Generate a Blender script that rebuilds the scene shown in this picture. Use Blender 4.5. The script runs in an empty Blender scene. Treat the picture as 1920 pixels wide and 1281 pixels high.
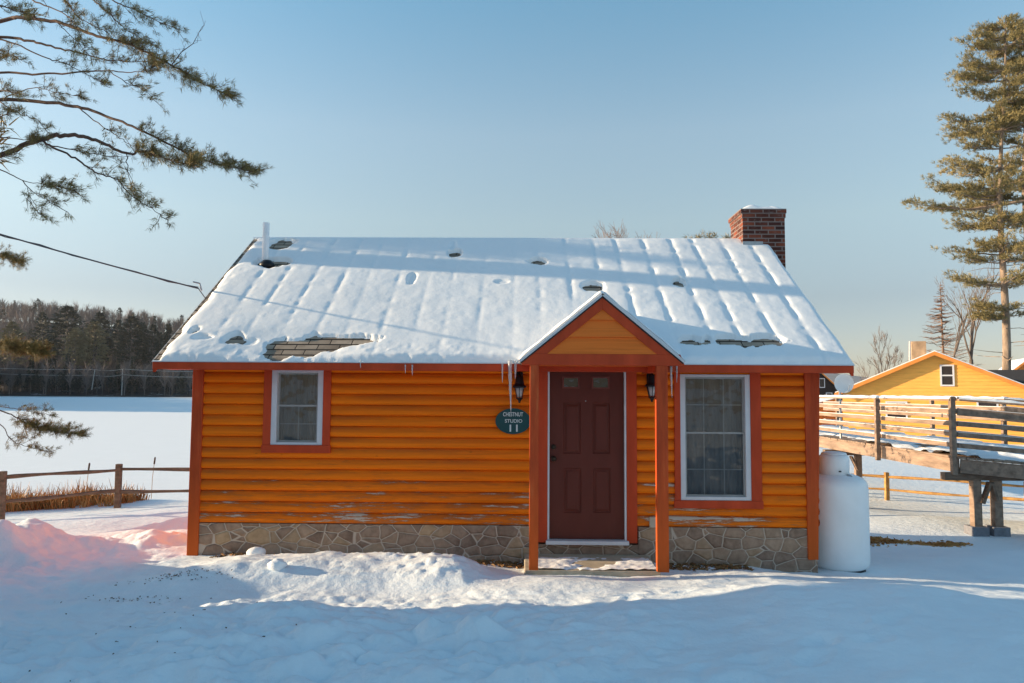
import bpy, math, random
import numpy as np
from mathutils import Vector, Matrix, Quaternion
R = math.radians
# ------------------------------------------------------------------ camera, sky, sun, exposure
sc = bpy.context.scene
F_PX = 1400.0                                  # focal length in pixels of a 1920 px wide frame
cam_d = bpy.data.cameras.new('camera'); cam = bpy.data.objects.new('camera', cam_d)
sc.collection.objects.link(cam); sc.camera = cam
cam_d.sensor_width = 36; cam_d.lens = 36*F_PX/1920; cam_d.clip_start = .05; cam_d.clip_end = 6000
CROT = (Matrix.Rotation(math.atan(24/F_PX), 3, 'Z') @ Matrix.Rotation(R(90)+math.atan(95/F_PX), 3, 'X')
        @ Matrix.Rotation(R(.36), 3, 'Z'))
cam.rotation_euler = CROT.to_euler(); cam.location = (0, 0, 0)   # z = 0 is eye level
SUN = Vector((-1, .07, .225)).normalized()      # towards the sun
SUN_EL = math.asin(SUN.z); SUN_AZ = math.atan2(SUN.x, SUN.y)
w = bpy.data.worlds.new('World'); sc.world = w; w.use_nodes = True
wn = w.node_tree; bg = wn.nodes['Background']
sky = wn.nodes.new('ShaderNodeTexSky'); sky.sky_type = 'NISHITA'; sky.sun_disc = False
sky.sun_elevation = SUN_EL; sky.sun_rotation = SUN_AZ % (2*math.pi)
sky.altitude = 300; sky.air_density = 1.0; sky.dust_density = .6; sky.ozone_density = 2.0
# the winter air's own tint: greyer towards the horizon, teal overhead
tcw = wn.nodes.new('ShaderNodeTexCoord'); sxw = wn.nodes.new('ShaderNodeSeparateXYZ'); wn.links.new(tcw.outputs['Generated'], sxw.inputs[0])
rw = wn.nodes.new('ShaderNodeValToRGB'); wn.links.new(sxw.outputs[2], rw.inputs[0])
for i_, (p_, c_) in enumerate([(0, (.53, .49, .58)), (.12, (.61, .53, .52)), (.22, (1.0, .84, .68)), (.33, (1.16, 1.02, .83)), (.50, (.82, 1.07, .97)), (1, (.78, 1.0, .94))]):
    e_ = rw.color_ramp.elements[i_] if i_ < 2 else rw.color_ramp.elements.new(p_)
    e_.position = p_; e_.color = (*c_, 1)
mw = wn.nodes.new('ShaderNodeMix'); mw.data_type = 'RGBA'; mw.blend_type = 'MULTIPLY'; mw.inputs[0].default_value = 1
wn.links.new(sky.outputs[0], mw.inputs[6]); wn.links.new(rw.outputs[0], mw.inputs[7])
wn.links.new(mw.outputs[2], bg.inputs[0]); bg.inputs[1].default_value = .15
sl = bpy.data.lights.new('sun', 'SUN'); sl.energy = 5.0; sl.angle = R(.5); sl.color = (1, .77, .50)
so = bpy.data.objects.new('sun', sl); sc.collection.objects.link(so)
so.rotation_euler = SUN.to_track_quat('Z', 'Y').to_euler(); so.location = (-20, 0, 15)
sc.view_settings.view_transform = 'Standard'; sc.view_settings.look = 'None'
sc.view_settings.exposure = .88; sc.view_settings.gamma = 1
# ------------------------------------------------------------------ measuring helpers
def ray(px, py): return CROT @ Vector((px-960, 640.5-py, -F_PX))
def P(px, py, Y):                                # where the sight line meets the plane y = Y
    d = ray(px, py); return d*(Y/d.y)
def PX(px, Y, py=700): return P(px, py, Y).x
def PZ(py, Y, px=960): return P(px, py, Y).z
rng = np.random.default_rng(11); random.seed(5)
# value noise
def _h(ix, iy, s):
    n = (ix.astype(np.int64)*374761393 + iy.astype(np.int64)*668265263 + s*974634777) & 0xffffffff
    n = ((n ^ (n >> 13))*1274126177) & 0xffffffff
    return ((n ^ (n >> 16)) & 0xffff)/65535.0
def vnoise(x, y, s=0):
    x = np.asarray(x, float); y = np.asarray(y, float)
    ix = np.floor(x); iy = np.floor(y); fx = x-ix; fy = y-iy
    fx = fx*fx*(3-2*fx); fy = fy*fy*(3-2*fy)
    a = _h(ix, iy, s); b = _h(ix+1, iy, s); c = _h(ix, iy+1, s); d = _h(ix+1, iy+1, s)
    return (a*(1-fx)+b*fx)*(1-fy)+(c*(1-fx)+d*fx)*fy - .5
def fbm(x, y, o=4, s=0):
    t = 0; a = 1
    for i in range(o):
        c, n = math.cos(.6*i), math.sin(.6*i)
        t = t + a*vnoise((x*c-y*n)*2**i, (x*n+y*c)*2**i, s+i*17); a *= .5
    return t
def sstep(a, b, x): t = np.clip((x-a)/(b-a), 0, 1); return t*t*(3-2*t)
# ------------------------------------------------------------------ object helpers
COL = sc.collection
def tag(o, label=None, cat=None, group=None, kind=None):
    if label: o['label'] = label
    if cat: o['category'] = cat
    if group: o['group'] = group
    if kind: o['kind'] = kind
    return o
def thing(name, loc, label, cat, group=None):
    o = bpy.data.objects.new(name, None); o.location = loc; o.empty_display_size = .2
    COL.objects.link(o); return tag(o, label, cat, group)
def wmat(o):
    m = o.matrix_basis.copy()
    return (wmat(o.parent) @ o.matrix_parent_inverse @ m) if o.parent else m
def link_mesh(name, me, mat, parent=None, smooth=False, recenter=True):
    for m_ in (mat if isinstance(mat, (list, tuple)) else [mat]): me.materials.append(m_)
    if smooth: me.polygons.foreach_set('use_smooth', [True]*len(me.polygons))
    o = bpy.data.objects.new(name, me); COL.objects.link(o)
    if parent:
        o.parent = parent; o.matrix_parent_inverse = wmat(parent).inverted()
    elif recenter and len(me.vertices):
        n = len(me.vertices); a = np.empty(n*3); me.vertices.foreach_get('co', a); a = a.reshape(-1, 3)
        c = np.array([(a[:, 0].min()+a[:, 0].max())/2, (a[:, 1].min()+a[:, 1].max())/2, a[:, 2].min()])
        me.vertices.foreach_set('co', (a-c).ravel()); o.location = c
    return o
def np_obj(name, V, Fc, mat, parent=None, smooth=False, recenter=True):
    V = np.asarray(V, np.float32).reshape(-1, 3); Fc = np.asarray(Fc, np.int32); k = Fc.shape[1]
    me = bpy.data.meshes.new(name); me.vertices.add(len(V)); me.vertices.foreach_set('co', V.ravel())
    me.loops.add(Fc.size); me.loops.foreach_set('vertex_index', Fc.ravel())
    me.polygons.add(len(Fc)); me.polygons.foreach_set('loop_start', np.arange(0, Fc.size, k, dtype=np.int32))
    me.update(calc_edges=True); me.validate()
    return link_mesh(name, me, mat, parent, smooth, recenter)
class MB:
    def __init__(s): s.v = []; s.f = []
    def add(s, vs, fs):
        b = len(s.v); s.v += [tuple(v) for v in vs]; s.f += [tuple(i+b for i in f) for f in fs]; return s
    def box(s, x0, x1, y0, y1, z0, z1, M=None):
        vs = [Vector(p) for p in ((x0,y0,z0),(x1,y0,z0),(x1,y1,z0),(x0,y1,z0),(x0,y0,z1),(x1,y0,z1),(x1,y1,z1),(x0,y1,z1))]
        if M is not None: vs = [M @ v for v in vs]
        return s.add(vs, [(0,3,2,1),(4,5,6,7),(0,1,5,4),(1,2,6,5),(2,3,7,6),(3,0,4,7)])
    def bar(s, a, b, w, h, up=(0, 0, 1)):         # a box beam from a to b
        a = Vector(a); b = Vector(b); d = (b-a); L = d.length; d.normalize()
        sd = d.cross(Vector(up)).normalized(); u = sd.cross(d)
        M = Matrix((sd, d, u)).transposed().to_4x4(); M.translation = a
        return s.box(-w/2, w/2, 0, L, -h/2, h/2, M)
    def tube(s, pts, rad, n=8, cap=True):
        pts = [Vector(p) for p in pts]; rad = rad if hasattr(rad, '__len__') else [rad]*len(pts)
        b = len(s.v); u = None
        for i, p in enumerate(pts):
            d = (pts[min(i+1, len(pts)-1)]-pts[max(i-1, 0)]).normalized()
            if u is None: u = d.orthogonal().normalized()
            u = (u-d*u.dot(d)).normalized(); v = d.cross(u)
            for k in range(n):
                a = 2*math.pi*k/n; s.v.append(tuple(p+(u*math.cos(a)+v*math.sin(a))*rad[i]))
        for i in range(len(pts)-1):
            for k in range(n):
                k2 = (k+1) % n; s.f.append((b+i*n+k, b+i*n+k2, b+(i+1)*n+k2, b+(i+1)*n+k))
        if cap:
            s.f.append(tuple(b+k for k in range(n))[::-1]); s.f.append(tuple(b+(len(pts)-1)*n+k for k in range(n)))
        return s
    def lathe(s, c, prof, n=24, axis='Z'):        # prof = [(r, h)]
        b = len(s.v); c = Vector(c)
        for r, h in prof:
            for k in range(n):
                a = 2*math.pi*k/n; x, y = r*math.cos(a), r*math.sin(a)
                s.v.append(tuple(c+(Vector((x, y, h)) if axis == 'Z' else Vector((x, -h, y)))))
        for i in range(len(prof)-1):
            for k in range(n):
                k2 = (k+1) % n; s.f.append((b+i*n+k, b+i*n+k2, b+(i+1)*n+k2, b+(i+1)*n+k))
        s.f.append(tuple(b+k for k in range(n))[::-1]); s.f.append(tuple(b+(len(prof)-1)*n+k for k in range(n)))
        return s
    def prism(s, poly, d):                        # polygon of 3D points thickened by vector d
        n = len(poly); poly = [Vector(p) for p in poly]; d = Vector(d)
        vs = poly+[p+d for p in poly]
        fs = [tuple(range(n))[::-1], tuple(range(n, 2*n))]+[(i, (i+1) % n, n+(i+1) % n, n+i) for i in range(n)]
        return s.add(vs, fs)
    def obj(s, name, mat, parent=None, smooth=False, bevel=0, recenter=True):
        me = bpy.data.meshes.new(name); me.from_pydata(s.v, [], s.f); me.update()
        o = link_mesh(name, me, mat, parent, smooth, recenter)
        if bevel:
            m = o.modifiers.new('bevel', 'BEVEL'); m.width = bevel; m.segments = 2; m.limit_method = 'ANGLE'; m.angle_limit = R(50)
        return o
def copy_tree(o, parent=None):
    c = o.copy(); COL.objects.link(c)
    if parent: c.parent = parent
    for ch in [x for x in bpy.data.objects if x.parent == o]: copy_tree(ch, c)
    return c
# ------------------------------------------------------------------ materials
class NT:
    def __init__(s, name):
        s.m = bpy.data.materials.new(name); s.m.use_nodes = True; s.t = s.m.node_tree
        s.b = s.t.nodes['Principled BSDF']; s.out = s.t.nodes['Material Output']
        s.co = s.t.nodes.new('ShaderNodeTexCoord')
    def n(s, ty, **kw):
        x = s.t.nodes.new(ty)
        for k, v in kw.items():
            if k in x.inputs.keys(): x.inputs[k].default_value = v
            else: setattr(x, k, v)
        return x
    def l(s, a, b): s.t.links.new(a, b)
    def vec(s, scale=(1, 1, 1)):
        m = s.n('ShaderNodeMapping'); m.inputs['Scale'].default_value = scale; s.l(s.co.outputs['Object'], m.inputs[0]); return m.outputs[0]
    def noise(s, scale, detail=4, sc3=(1, 1, 1), rough=.55):
        x = s.n('ShaderNodeTexNoise', Scale=scale, Detail=detail, Roughness=rough); s.l(s.vec(sc3), x.inputs['Vector']); return x.outputs['Fac']
    def ramp(s, fac, stops):
        r = s.n('ShaderNodeValToRGB'); e = r.color_ramp.elements
        while len(e) < len(stops): e.new(.5)
        for i, (p, c) in enumerate(stops): e[i].position = p; e[i].color = (*c, 1) if len(c) == 3 else c
        s.l(fac, r.inputs[0]); return r.outputs[0]
    def mix(s, fac, a, b, mode='MIX'):
        x = s.n('ShaderNodeMix', data_type='RGBA', blend_type=mode)
        for i, v in ((0, fac), (6, a), (7, b)):
            if hasattr(v, 'is_linked') or hasattr(v, 'links'): s.l(v, x.inputs[i])
            else: x.inputs[i].default_value = v if i == 0 else (*v, 1)
        return x.outputs[2]
    def math(s, op, a, b=0.0):
        x = s.n('ShaderNodeMath', operation=op)
        for i, v in ((0, a), (1, b)):
            if hasattr(v, 'links'): s.l(v, x.inputs[i])
            else: x.inputs[i].default_value = v
        return x.outputs[0]
    def bump(s, h, strength=.3, dist=.01, prev=None):
        x = s.n('ShaderNodeBump', Strength=strength, Distance=dist); s.l(h, x.inputs['Height'])
        if prev is not None: s.l(prev, x.inputs['Normal'])
        s.l(x.outputs[0], s.b.inputs['Normal']); return x.outputs[0]
    def col(s, c): s.l(c, s.b.inputs['Base Color'])
    def fin(s, rough=.6, spec=.3, metal=0):
        s.b.inputs['Roughness'].default_value = rough; s.b.inputs['Specular IOR Level'].default_value = spec
        s.b.inputs['Metallic'].default_value = metal; return s.m
def simple(name, c, rough=.6, var=.15, scale=8, sc3=(1, 1, 1), bump=.2, dist=.004, spec=.3, metal=0):
    t = NT(name); n = t.noise(scale, 5, sc3)
    t.col(t.ramp(n, [(.3, tuple(v*(1-var) for v in c)), (.7, tuple(min(1, v*(1+var)) for v in c))]))
    if bump: t.bump(t.noise(scale*3, 4, sc3), bump, dist)
    return t.fin(rough, spec, metal)
def snow_mat(name, fine=1.0, tint=(.86, .88, .90)):
    t = NT(name); n = t.noise(1.3, 5)
    t.col(t.ramp(n, [(.3, tuple(v*.96 for v in tint)), (.7, tint)]))
    b1 = t.bump(t.noise(9, 6, (1, 1, 1), .6), .35*fine, .03)
    b2 = t.bump(t.noise(70, 4, (1, 1, 1), .6), .35*fine, .004, b1)
    return t.fin(.65, .25)
M = {}
M['snow'] = snow_mat('snow')
M['snow_roof'] = snow_mat('snow on roof', .55)
def ground_mat():
    t = NT('trampled snow ground'); n = t.noise(1.1, 6)
    base = t.ramp(n, [(.3, (.74, .81, .86)), (.65, (.81, .87, .91))])
    # grit and bare patches
    d = t.noise(5.0, 8, (1, 1.6, 1), .7); mask = t.ramp(d, [(.70, (0, 0, 0)), (.76, (1, 1, 1))])
    base = t.mix(t.math('MULTIPLY', mask, .35), base, (.30, .29, .28))
    t.col(base)
    b1 = t.bump(t.noise(6, 7, (1, 1, 1), .62), .5, .05)
    t.bump(t.noise(60, 4), .35, .005, b1)
    return t.fin(.65, .25)
M['ground'] = ground_mat()
def siding_mat(name, c, peel=True, rowh=.1285, z0=0.0):
    t = NT(name)
    g = t.noise(3.0, 6, (.35, 1, 14), .6)
    col = t.ramp(g, [(.25, tuple(v*.78 for v in c)), (.5, c), (.75, (min(1, c[0]*1.1), c[1]*1.18, c[2]*1.2))])
    k = t.noise(1.5, 3, (.5, 1, 5)); col = t.mix(t.ramp(k, [(.5, (0, 0, 0)), (.75, (.35, .35, .35))]), col, tuple(v*.6 for v in c))
    # knots
    vo = t.n('ShaderNodeTexVoronoi', Scale=2.3); t.l(t.vec((1, .2, 2.6)), vo.inputs['Vector'])
    kn = t.ramp(vo.outputs['Distance'], [(.03, (1, 1, 1)), (.055, (0, 0, 0))]); col = t.mix(t.math('MULTIPLY', kn, .45), col, tuple(v*.35 for v in c))
    sh = None
    if peel:
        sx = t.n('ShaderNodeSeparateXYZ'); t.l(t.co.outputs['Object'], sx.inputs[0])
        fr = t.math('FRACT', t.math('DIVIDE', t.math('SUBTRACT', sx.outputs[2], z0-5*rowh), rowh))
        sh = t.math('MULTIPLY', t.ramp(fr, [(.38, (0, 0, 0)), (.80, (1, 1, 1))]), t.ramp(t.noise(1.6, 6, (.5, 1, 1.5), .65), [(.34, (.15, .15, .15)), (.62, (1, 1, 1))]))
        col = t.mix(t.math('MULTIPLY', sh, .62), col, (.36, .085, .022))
        zz = t.n('ShaderNodeMapRange'); t.l(sx.outputs[2], zz.inputs[0])
        for i, v in ((1, -1.62), (2, -.5), (3, .19), (4, -.16)): zz.inputs[i].default_value = v
        p = t.noise(4.5, 9, (.55, 1, 6), .74); big = t.noise(.8, 2, (1, 1, 1))
        s_ = t.math('ADD', t.math('ADD', p, zz.outputs[0]), t.math('ADD', t.math('MULTIPLY', t.math('SUBTRACT', big, .5), .32), t.math('MULTIPLY', t.math('SUBTRACT', sh, .4), .16)))
        m1 = t.ramp(s_, [(.635, (0, 0, 0)), (.67, (1, 1, 1))]); col = t.mix(t.math('MULTIPLY', m1, .7), col, (.42, .30, .20))
        m0 = t.ramp(s_, [(.51, (0, 0, 0)), (.68, (.6, .6, .6))]); col = t.mix(m0, col, (.30, .085, .02))
        m2 = t.ramp(s_, [(.685, (0, 0, 0)), (.71, (1, 1, 1))]); col = t.mix(t.math('MULTIPLY', m2, .85), col, (.60, .52, .44))
    t.col(col); t.bump(t.noise(4, 6, (.5, 1, 20)), .35, .006)
    return t.fin(.6, .12)
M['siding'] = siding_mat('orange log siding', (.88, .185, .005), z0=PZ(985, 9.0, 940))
M['gable_siding'] = siding_mat('orange lap boards', (.80, .185, .03), False)
M['yellow_siding'] = siding_mat('yellow clapboard', (.90, .44, .10), False)
M['trim'] = simple('brick red painted wood', (.50, .062, .020), .55, .18, 5, (1, 1, .3), .25, spec=.15)
def post_mat():
    t = NT('worn red painted post'); n = t.noise(4, 6, (3, 3, .4), .65)
    c = t.ramp(n, [(.3, (.34, .045, .014)), (.6, (.52, .075, .020)), (.75, (.58, .13, .04))])
    sx = t.n('ShaderNodeSeparateXYZ'); t.l(t.co.outputs['Object'], sx.inputs[0])
    f = t.n('ShaderNodeMapRange'); t.l(sx.outputs[2], f.inputs[0])
    for i, v in ((1, -1.9), (2, -.7), (3, .7), (4, 0)): f.inputs[i].default_value = v
    t.col(t.mix(f.outputs[0], c, (.62, .12, .015))); t.bump(t.noise(8, 5, (4, 4, .4)), .3, .004)
    return t.fin(.55, .15)
M['post'] = post_mat()
M['white_trim'] = simple('white vinyl', (.62, .62, .65), .45, .06, 6, bump=.05)
M['door'] = simple('maroon painted door', (.115, .027, .018), .5, .10, 4, (2, 2, .6), .1, spec=.2)
M['door_dark'] = simple('dark maroon glazing trim', (.16, .04, .03), .5)
M['black'] = simple('black painted metal', (.012, .012, .015), .4, .2)
M['brass'] = simple('dark bronze', (.05, .035, .025), .35, .2, metal=.7)
M['tank'] = simple('white enamelled steel', (.90, .90, .90), .35, .05, 3, bump=.05)
M['grey_metal'] = simple('grey galvanised metal', (.35, .37, .39), .4, .15, metal=.3)
M['pvc'] = simple('white pipe', (.80, .81, .84), .45, .05)
M['weathered'] = simple('weathered grey brown timber', (.20, .135, .095), .8, .35, 5, (1, 1, 4), .5, .008)
M['ramp_wood'] = simple('weathered ramp timber', (.29, .20, .145), .8, .35, 4, (3, .5, 3), .5, .008)
M['fence_wood'] = simple('old fence timber', (.17, .115, .08), .85, .4, 5, (1, 1, 3), .5, .01)
M['fence_warm'] = simple('tan fence timber', (.42, .23, .08), .8, .45, 4, (1, 1, 2), .5, .01)
M['concrete'] = simple('grey concrete', (.20, .20, .22), .9, .2, 12, bump=.3)
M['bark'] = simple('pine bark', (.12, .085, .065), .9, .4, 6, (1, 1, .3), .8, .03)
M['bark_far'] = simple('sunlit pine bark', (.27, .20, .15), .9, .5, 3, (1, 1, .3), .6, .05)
M['bark_limb'] = simple('brown limb bark', (.115, .065, .048), .9, .35, 9, bump=.5)
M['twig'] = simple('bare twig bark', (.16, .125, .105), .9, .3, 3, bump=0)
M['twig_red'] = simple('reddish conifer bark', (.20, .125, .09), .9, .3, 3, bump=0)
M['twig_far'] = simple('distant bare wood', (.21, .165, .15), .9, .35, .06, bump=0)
def leaf_mat(name, a, b, sc=.5):
    t = NT(name); n = t.noise(sc, 3)
    t.col(t.ramp(n, [(.3, a), (.7, b)])); t.b.inputs['Subsurface Weight'].default_value = 0
    return t.fin(.6, .25)
M['needle'] = leaf_mat('pine needles', (.13, .10, .035), (.34, .25, .085), 5)
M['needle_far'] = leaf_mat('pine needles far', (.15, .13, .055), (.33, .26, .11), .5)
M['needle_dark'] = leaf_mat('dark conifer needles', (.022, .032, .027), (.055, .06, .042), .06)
M['needle_lit'] = leaf_mat('olive conifer needles', (.17, .145, .08), (.28, .23, .13), .08)  # sunlight on these trees put into the needle colour
M['reed'] = leaf_mat('dry reeds', (.30, .13, .035), (.62, .34, .12), 2)
M['dead_leaf'] = leaf_mat('fallen dead leaves', (.10, .055, .025), (.34, .18, .07), 9)
def stone_mat():
    t = NT('fieldstone veneer with mortar')
    wn_ = t.n('ShaderNodeTexNoise', Scale=2.5, Detail=3); t.l(t.co.outputs['Object'], wn_.inputs['Vector'])
    v = t.n('ShaderNodeVectorMath', operation='MULTIPLY_ADD'); t.l(wn_.outputs['Color'], v.inputs[0]); v.inputs[1].default_value = (.10, 0, .10); t.l(t.vec((1, .05, 1.6)), v.inputs[2])
    e = t.n('ShaderNodeTexVoronoi', feature='DISTANCE_TO_EDGE', Scale=4.9, Randomness=.8); t.l(v.outputs[0], e.inputs['Vector'])
    c = t.n('ShaderNodeTexVoronoi', Scale=4.9, Randomness=.8); t.l(v.outputs[0], c.inputs['Vector'])
    sp = t.n('ShaderNodeSeparateColor'); t.l(c.outputs['Color'], sp.inputs[0])
    col = t.ramp(sp.outputs[0], [(0, (.20, .125, .09)), (.45, (.33, .215, .15)), (.8, (.44, .29, .19)), (1, (.58, .38, .20))])
    col = t.mix(.5, col, t.ramp(t.noise(14, 6), [(.3, (.17, .115, .085)), (.7, (.46, .33, .25))]))
    m = t.ramp(e.outputs['Distance'], [(.018, (1, 1, 1)), (.036, (0, 0, 0))])
    t.col(t.mix(m, col, (.52, .42, .34)))
    h = t.ramp(e.outputs['Distance'], [(.0, (0, 0, 0)), (.03, (.1, .1, .1)), (.13, (1, 1, 1))])
    b = t.bump(h, .6, .025); t.bump(t.noise(25, 5), .4, .008, b)
    return t.fin(.85, .1)
M['stone'] = stone_mat()
def brick_mat(name, c1, c2, mo, sc_, bw, rh, ms, bd=.01, swz=True, z0=0.0):
    t = NT(name); sx = t.n('ShaderNodeSeparateXYZ'); t.l(t.co.outputs['Object'], sx.inputs[0])
    cb = t.n('ShaderNodeCombineXYZ'); t.l(t.math('ADD', sx.outputs[0], sx.outputs[1]) if swz else sx.outputs[0], cb.inputs[0])
    t.l(t.math('SUBTRACT', sx.outputs[2], z0-rh*40+.004), cb.inputs[1])
    b = t.n('ShaderNodeTexBrick', Scale=sc_); b.inputs['Brick Width'].default_value = bw; b.inputs['Row Height'].default_value = rh
    b.inputs['Mortar Size'].default_value = ms; b.inputs['Mortar Smooth'].default_value = .3
    b.inputs['Color1'].default_value = (0, 0, 0, 1); b.inputs['Color2'].default_value = (1, 1, 1, 1); b.inputs['Mortar'].default_value = (.5, .5, .5, 1)
    t.l(cb.outputs[0], b.inputs['Vector'])
    col = t.mix(b.outputs['Color'], c1, c2)
    col = t.mix(t.ramp(t.noise(5, 5), [(.4, (0, 0, 0)), (.75, (.7, .7, .7))]), col, tuple(v*.35 for v in c1))
    if swz: col = t.mix(t.ramp(t.noise(7, 6, (1, 1, 2), .7), [(.56, (0, 0, 0)), (.70, (.75, .75, .75))]), col, (.34, .27, .24))
    t.col(t.mix(b.outputs['Fac'], col, mo))
    inv = t.math('SUBTRACT', 1.0, b.outputs['Fac']); bb = t.bump(inv, .8, bd); t.bump(t.noise(40, 4), .3, .004, bb)
    return t.fin(.85, .2)
M['brick'] = brick_mat('old red brick', (.06, .024, .020), (.25, .065, .035), (.23, .17, .15), 1, .205, .064, .010)
M['shingle'] = brick_mat('grey brown asphalt shingle', (.30, .235, .18), (.46, .37, .29), (.04, .033, .028), 1, .26, (PZ(450, 11.66)-PZ(679, 8.6))/30, .007, .008, False, PZ(679, 8.6))
M['shingle_dark'] = simple('dark asphalt', (.04, .038, .04), .9, .3, 20, bump=.4)
M['drip'] = simple('white drip edge', (.6, .6, .62), .5, .05, bump=0)
M['sign'] = simple('dark green sign paint', (.010, .062, .068), .5, .1, bump=0)
M['lettering'] = simple('white lettering', (.62, .68, .68), .5, .05, bump=0)
M['lamp_glass'] = simple('frosted lamp glass', (.55, .52, .52), .3, .15, 20, bump=0)
M['curtain'] = simple('grey sheer curtain', (.19, .165, .15), .9, .35, 3, (3, 1, .5), .3, .02)
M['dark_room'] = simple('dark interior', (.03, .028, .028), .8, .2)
M['muntin'] = simple('grey muntin', (.33, .32, .31), .5, .1, bump=0)
M['doorstep'] = simple('pale doorstep concrete', (.42, .36, .27), .85, .2, 10, bump=.4)
M['dark_log'] = simple('dark stained timber', (.03, .022, .02), .8, .3)
M['cable'] = simple('grey black cable', (.09, .09, .10), .6, .1, bump=0)
def hill_mat():
    t = NT('wooded hill ground'); n = t.noise(.12, 6, (1, 1, 2), .7)
    t.col(t.ramp(n, [(.5, (.07, .058, .055)), (.62, (.10, .085, .08)), (.66, (.55, .58, .62))])); return t.fin(.9, .1)
M['hill'] = hill_mat()
M['far_hill'] = simple('far snowy wooded hill', (.20, .19, .20), .9, .25, .01, bump=0)
def glass_mat():
    t = NT('window glass'); nt = t.t
    tr = t.n('ShaderNodeBsdfTransparent'); gl = t.n('ShaderNodeBsdfGlossy', Roughness=.02)
    gl.inputs['Color'].default_value = (1, 1, 1, 1); tr.inputs['Color'].default_value = (.9, .9, .9, 1)
    lw = t.n('ShaderNodeFresnel', IOR=1.6); mx = t.n('ShaderNodeMixShader')
    bp = t.n('ShaderNodeBump', Strength=.5, Distance=.02); t.l(t.noise(3.5, 2), bp.inputs['Height'])
    t.l(bp.outputs[0], gl.inputs['Normal'])
    t.l(lw.outputs[0], mx.inputs[0]); t.l(tr.outputs[0], mx.inputs[1]); t.l(gl.outputs[0], mx.inputs[2]); t.l(mx.outputs[0], t.out.inputs[0])
    return t.m
M['glass'] = glass_mat()
def ice_mat():
    t = NT('ice'); t.b.inputs['Base Color'].default_value = (.85, .88, .9, 1); t.b.inputs['Transmission Weight'].default_value = .55
    t.b.inputs['IOR'].default_value = 1.31; t.bump(t.noise(40, 3, (1, 1, .4)), .3, .004)
    return t.fin(.15, .5)
M['ice'] = ice_mat()
# ------------------------------------------------------------------ terrain
GP = [(-9,2.5,-1.75),(0,2.5,-1.72),(9,2.5,-1.72),(-5.5,6,-1.92),(-2,6,-1.86),(1.2,6,-1.76),(2.3,6.35,-1.60),(3.2,6.35,-1.61),(4.6,6.4,-1.74),(6,6,-1.82),
      (-4,7.3,-1.98),(-1.5,7.3,-1.97),(.5,7.3,-1.86),(2.2,7.5,-1.86),(3.4,7.6,-1.90),(5,7.2,-1.92),(8,7,-1.95),(-8,7,-1.95),
      (-4.2,8.8,-1.97),(-3,8.8,-1.93),(-1.6,8.8,-1.93),(0,8.9,-2.03),(.8,8.3,-1.97),(2,8.7,-2.02),(3.5,8.9,-2.10),(4.1,9.5,-2.17),(5.2,8.6,-2.10),(8,9,-2.12),
      (-5,10,-2.08),(-7,9,-2.0),(-8,12,-2.35),(-6,13.5,-2.4),(0,13,-2.3),(5,12,-2.42),(8,14,-2.58),(6,17,-2.75),(0,18,-2.8),(-9,16,-2.52),(-5,16,-2.5),(-12,15,-2.5),
      (-14,20,-3.05),(-8,20,-3.05),(0,22,-3.05),(10,20,-2.95),(15,22,-2.95),(25,44,-2.75),(40,60,-2.6),(15,40,-2.8),(-15,5,-1.9),(16,8,-2.2),(20,15,-2.6),(-20,12,-2.4),(-40,10,-2.4),(60,10,-2.5),(0,-20,-1.7),(-30,-20,-1.7),(30,-20,-1.7)]
def MOUND(X, Y, cx, cy, rx, ry, h, p=2): return h*np.exp(-((np.abs((X-cx)/rx))**p+(np.abs((Y-cy)/ry))**p))
LAKE_Z = -2.92
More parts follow.
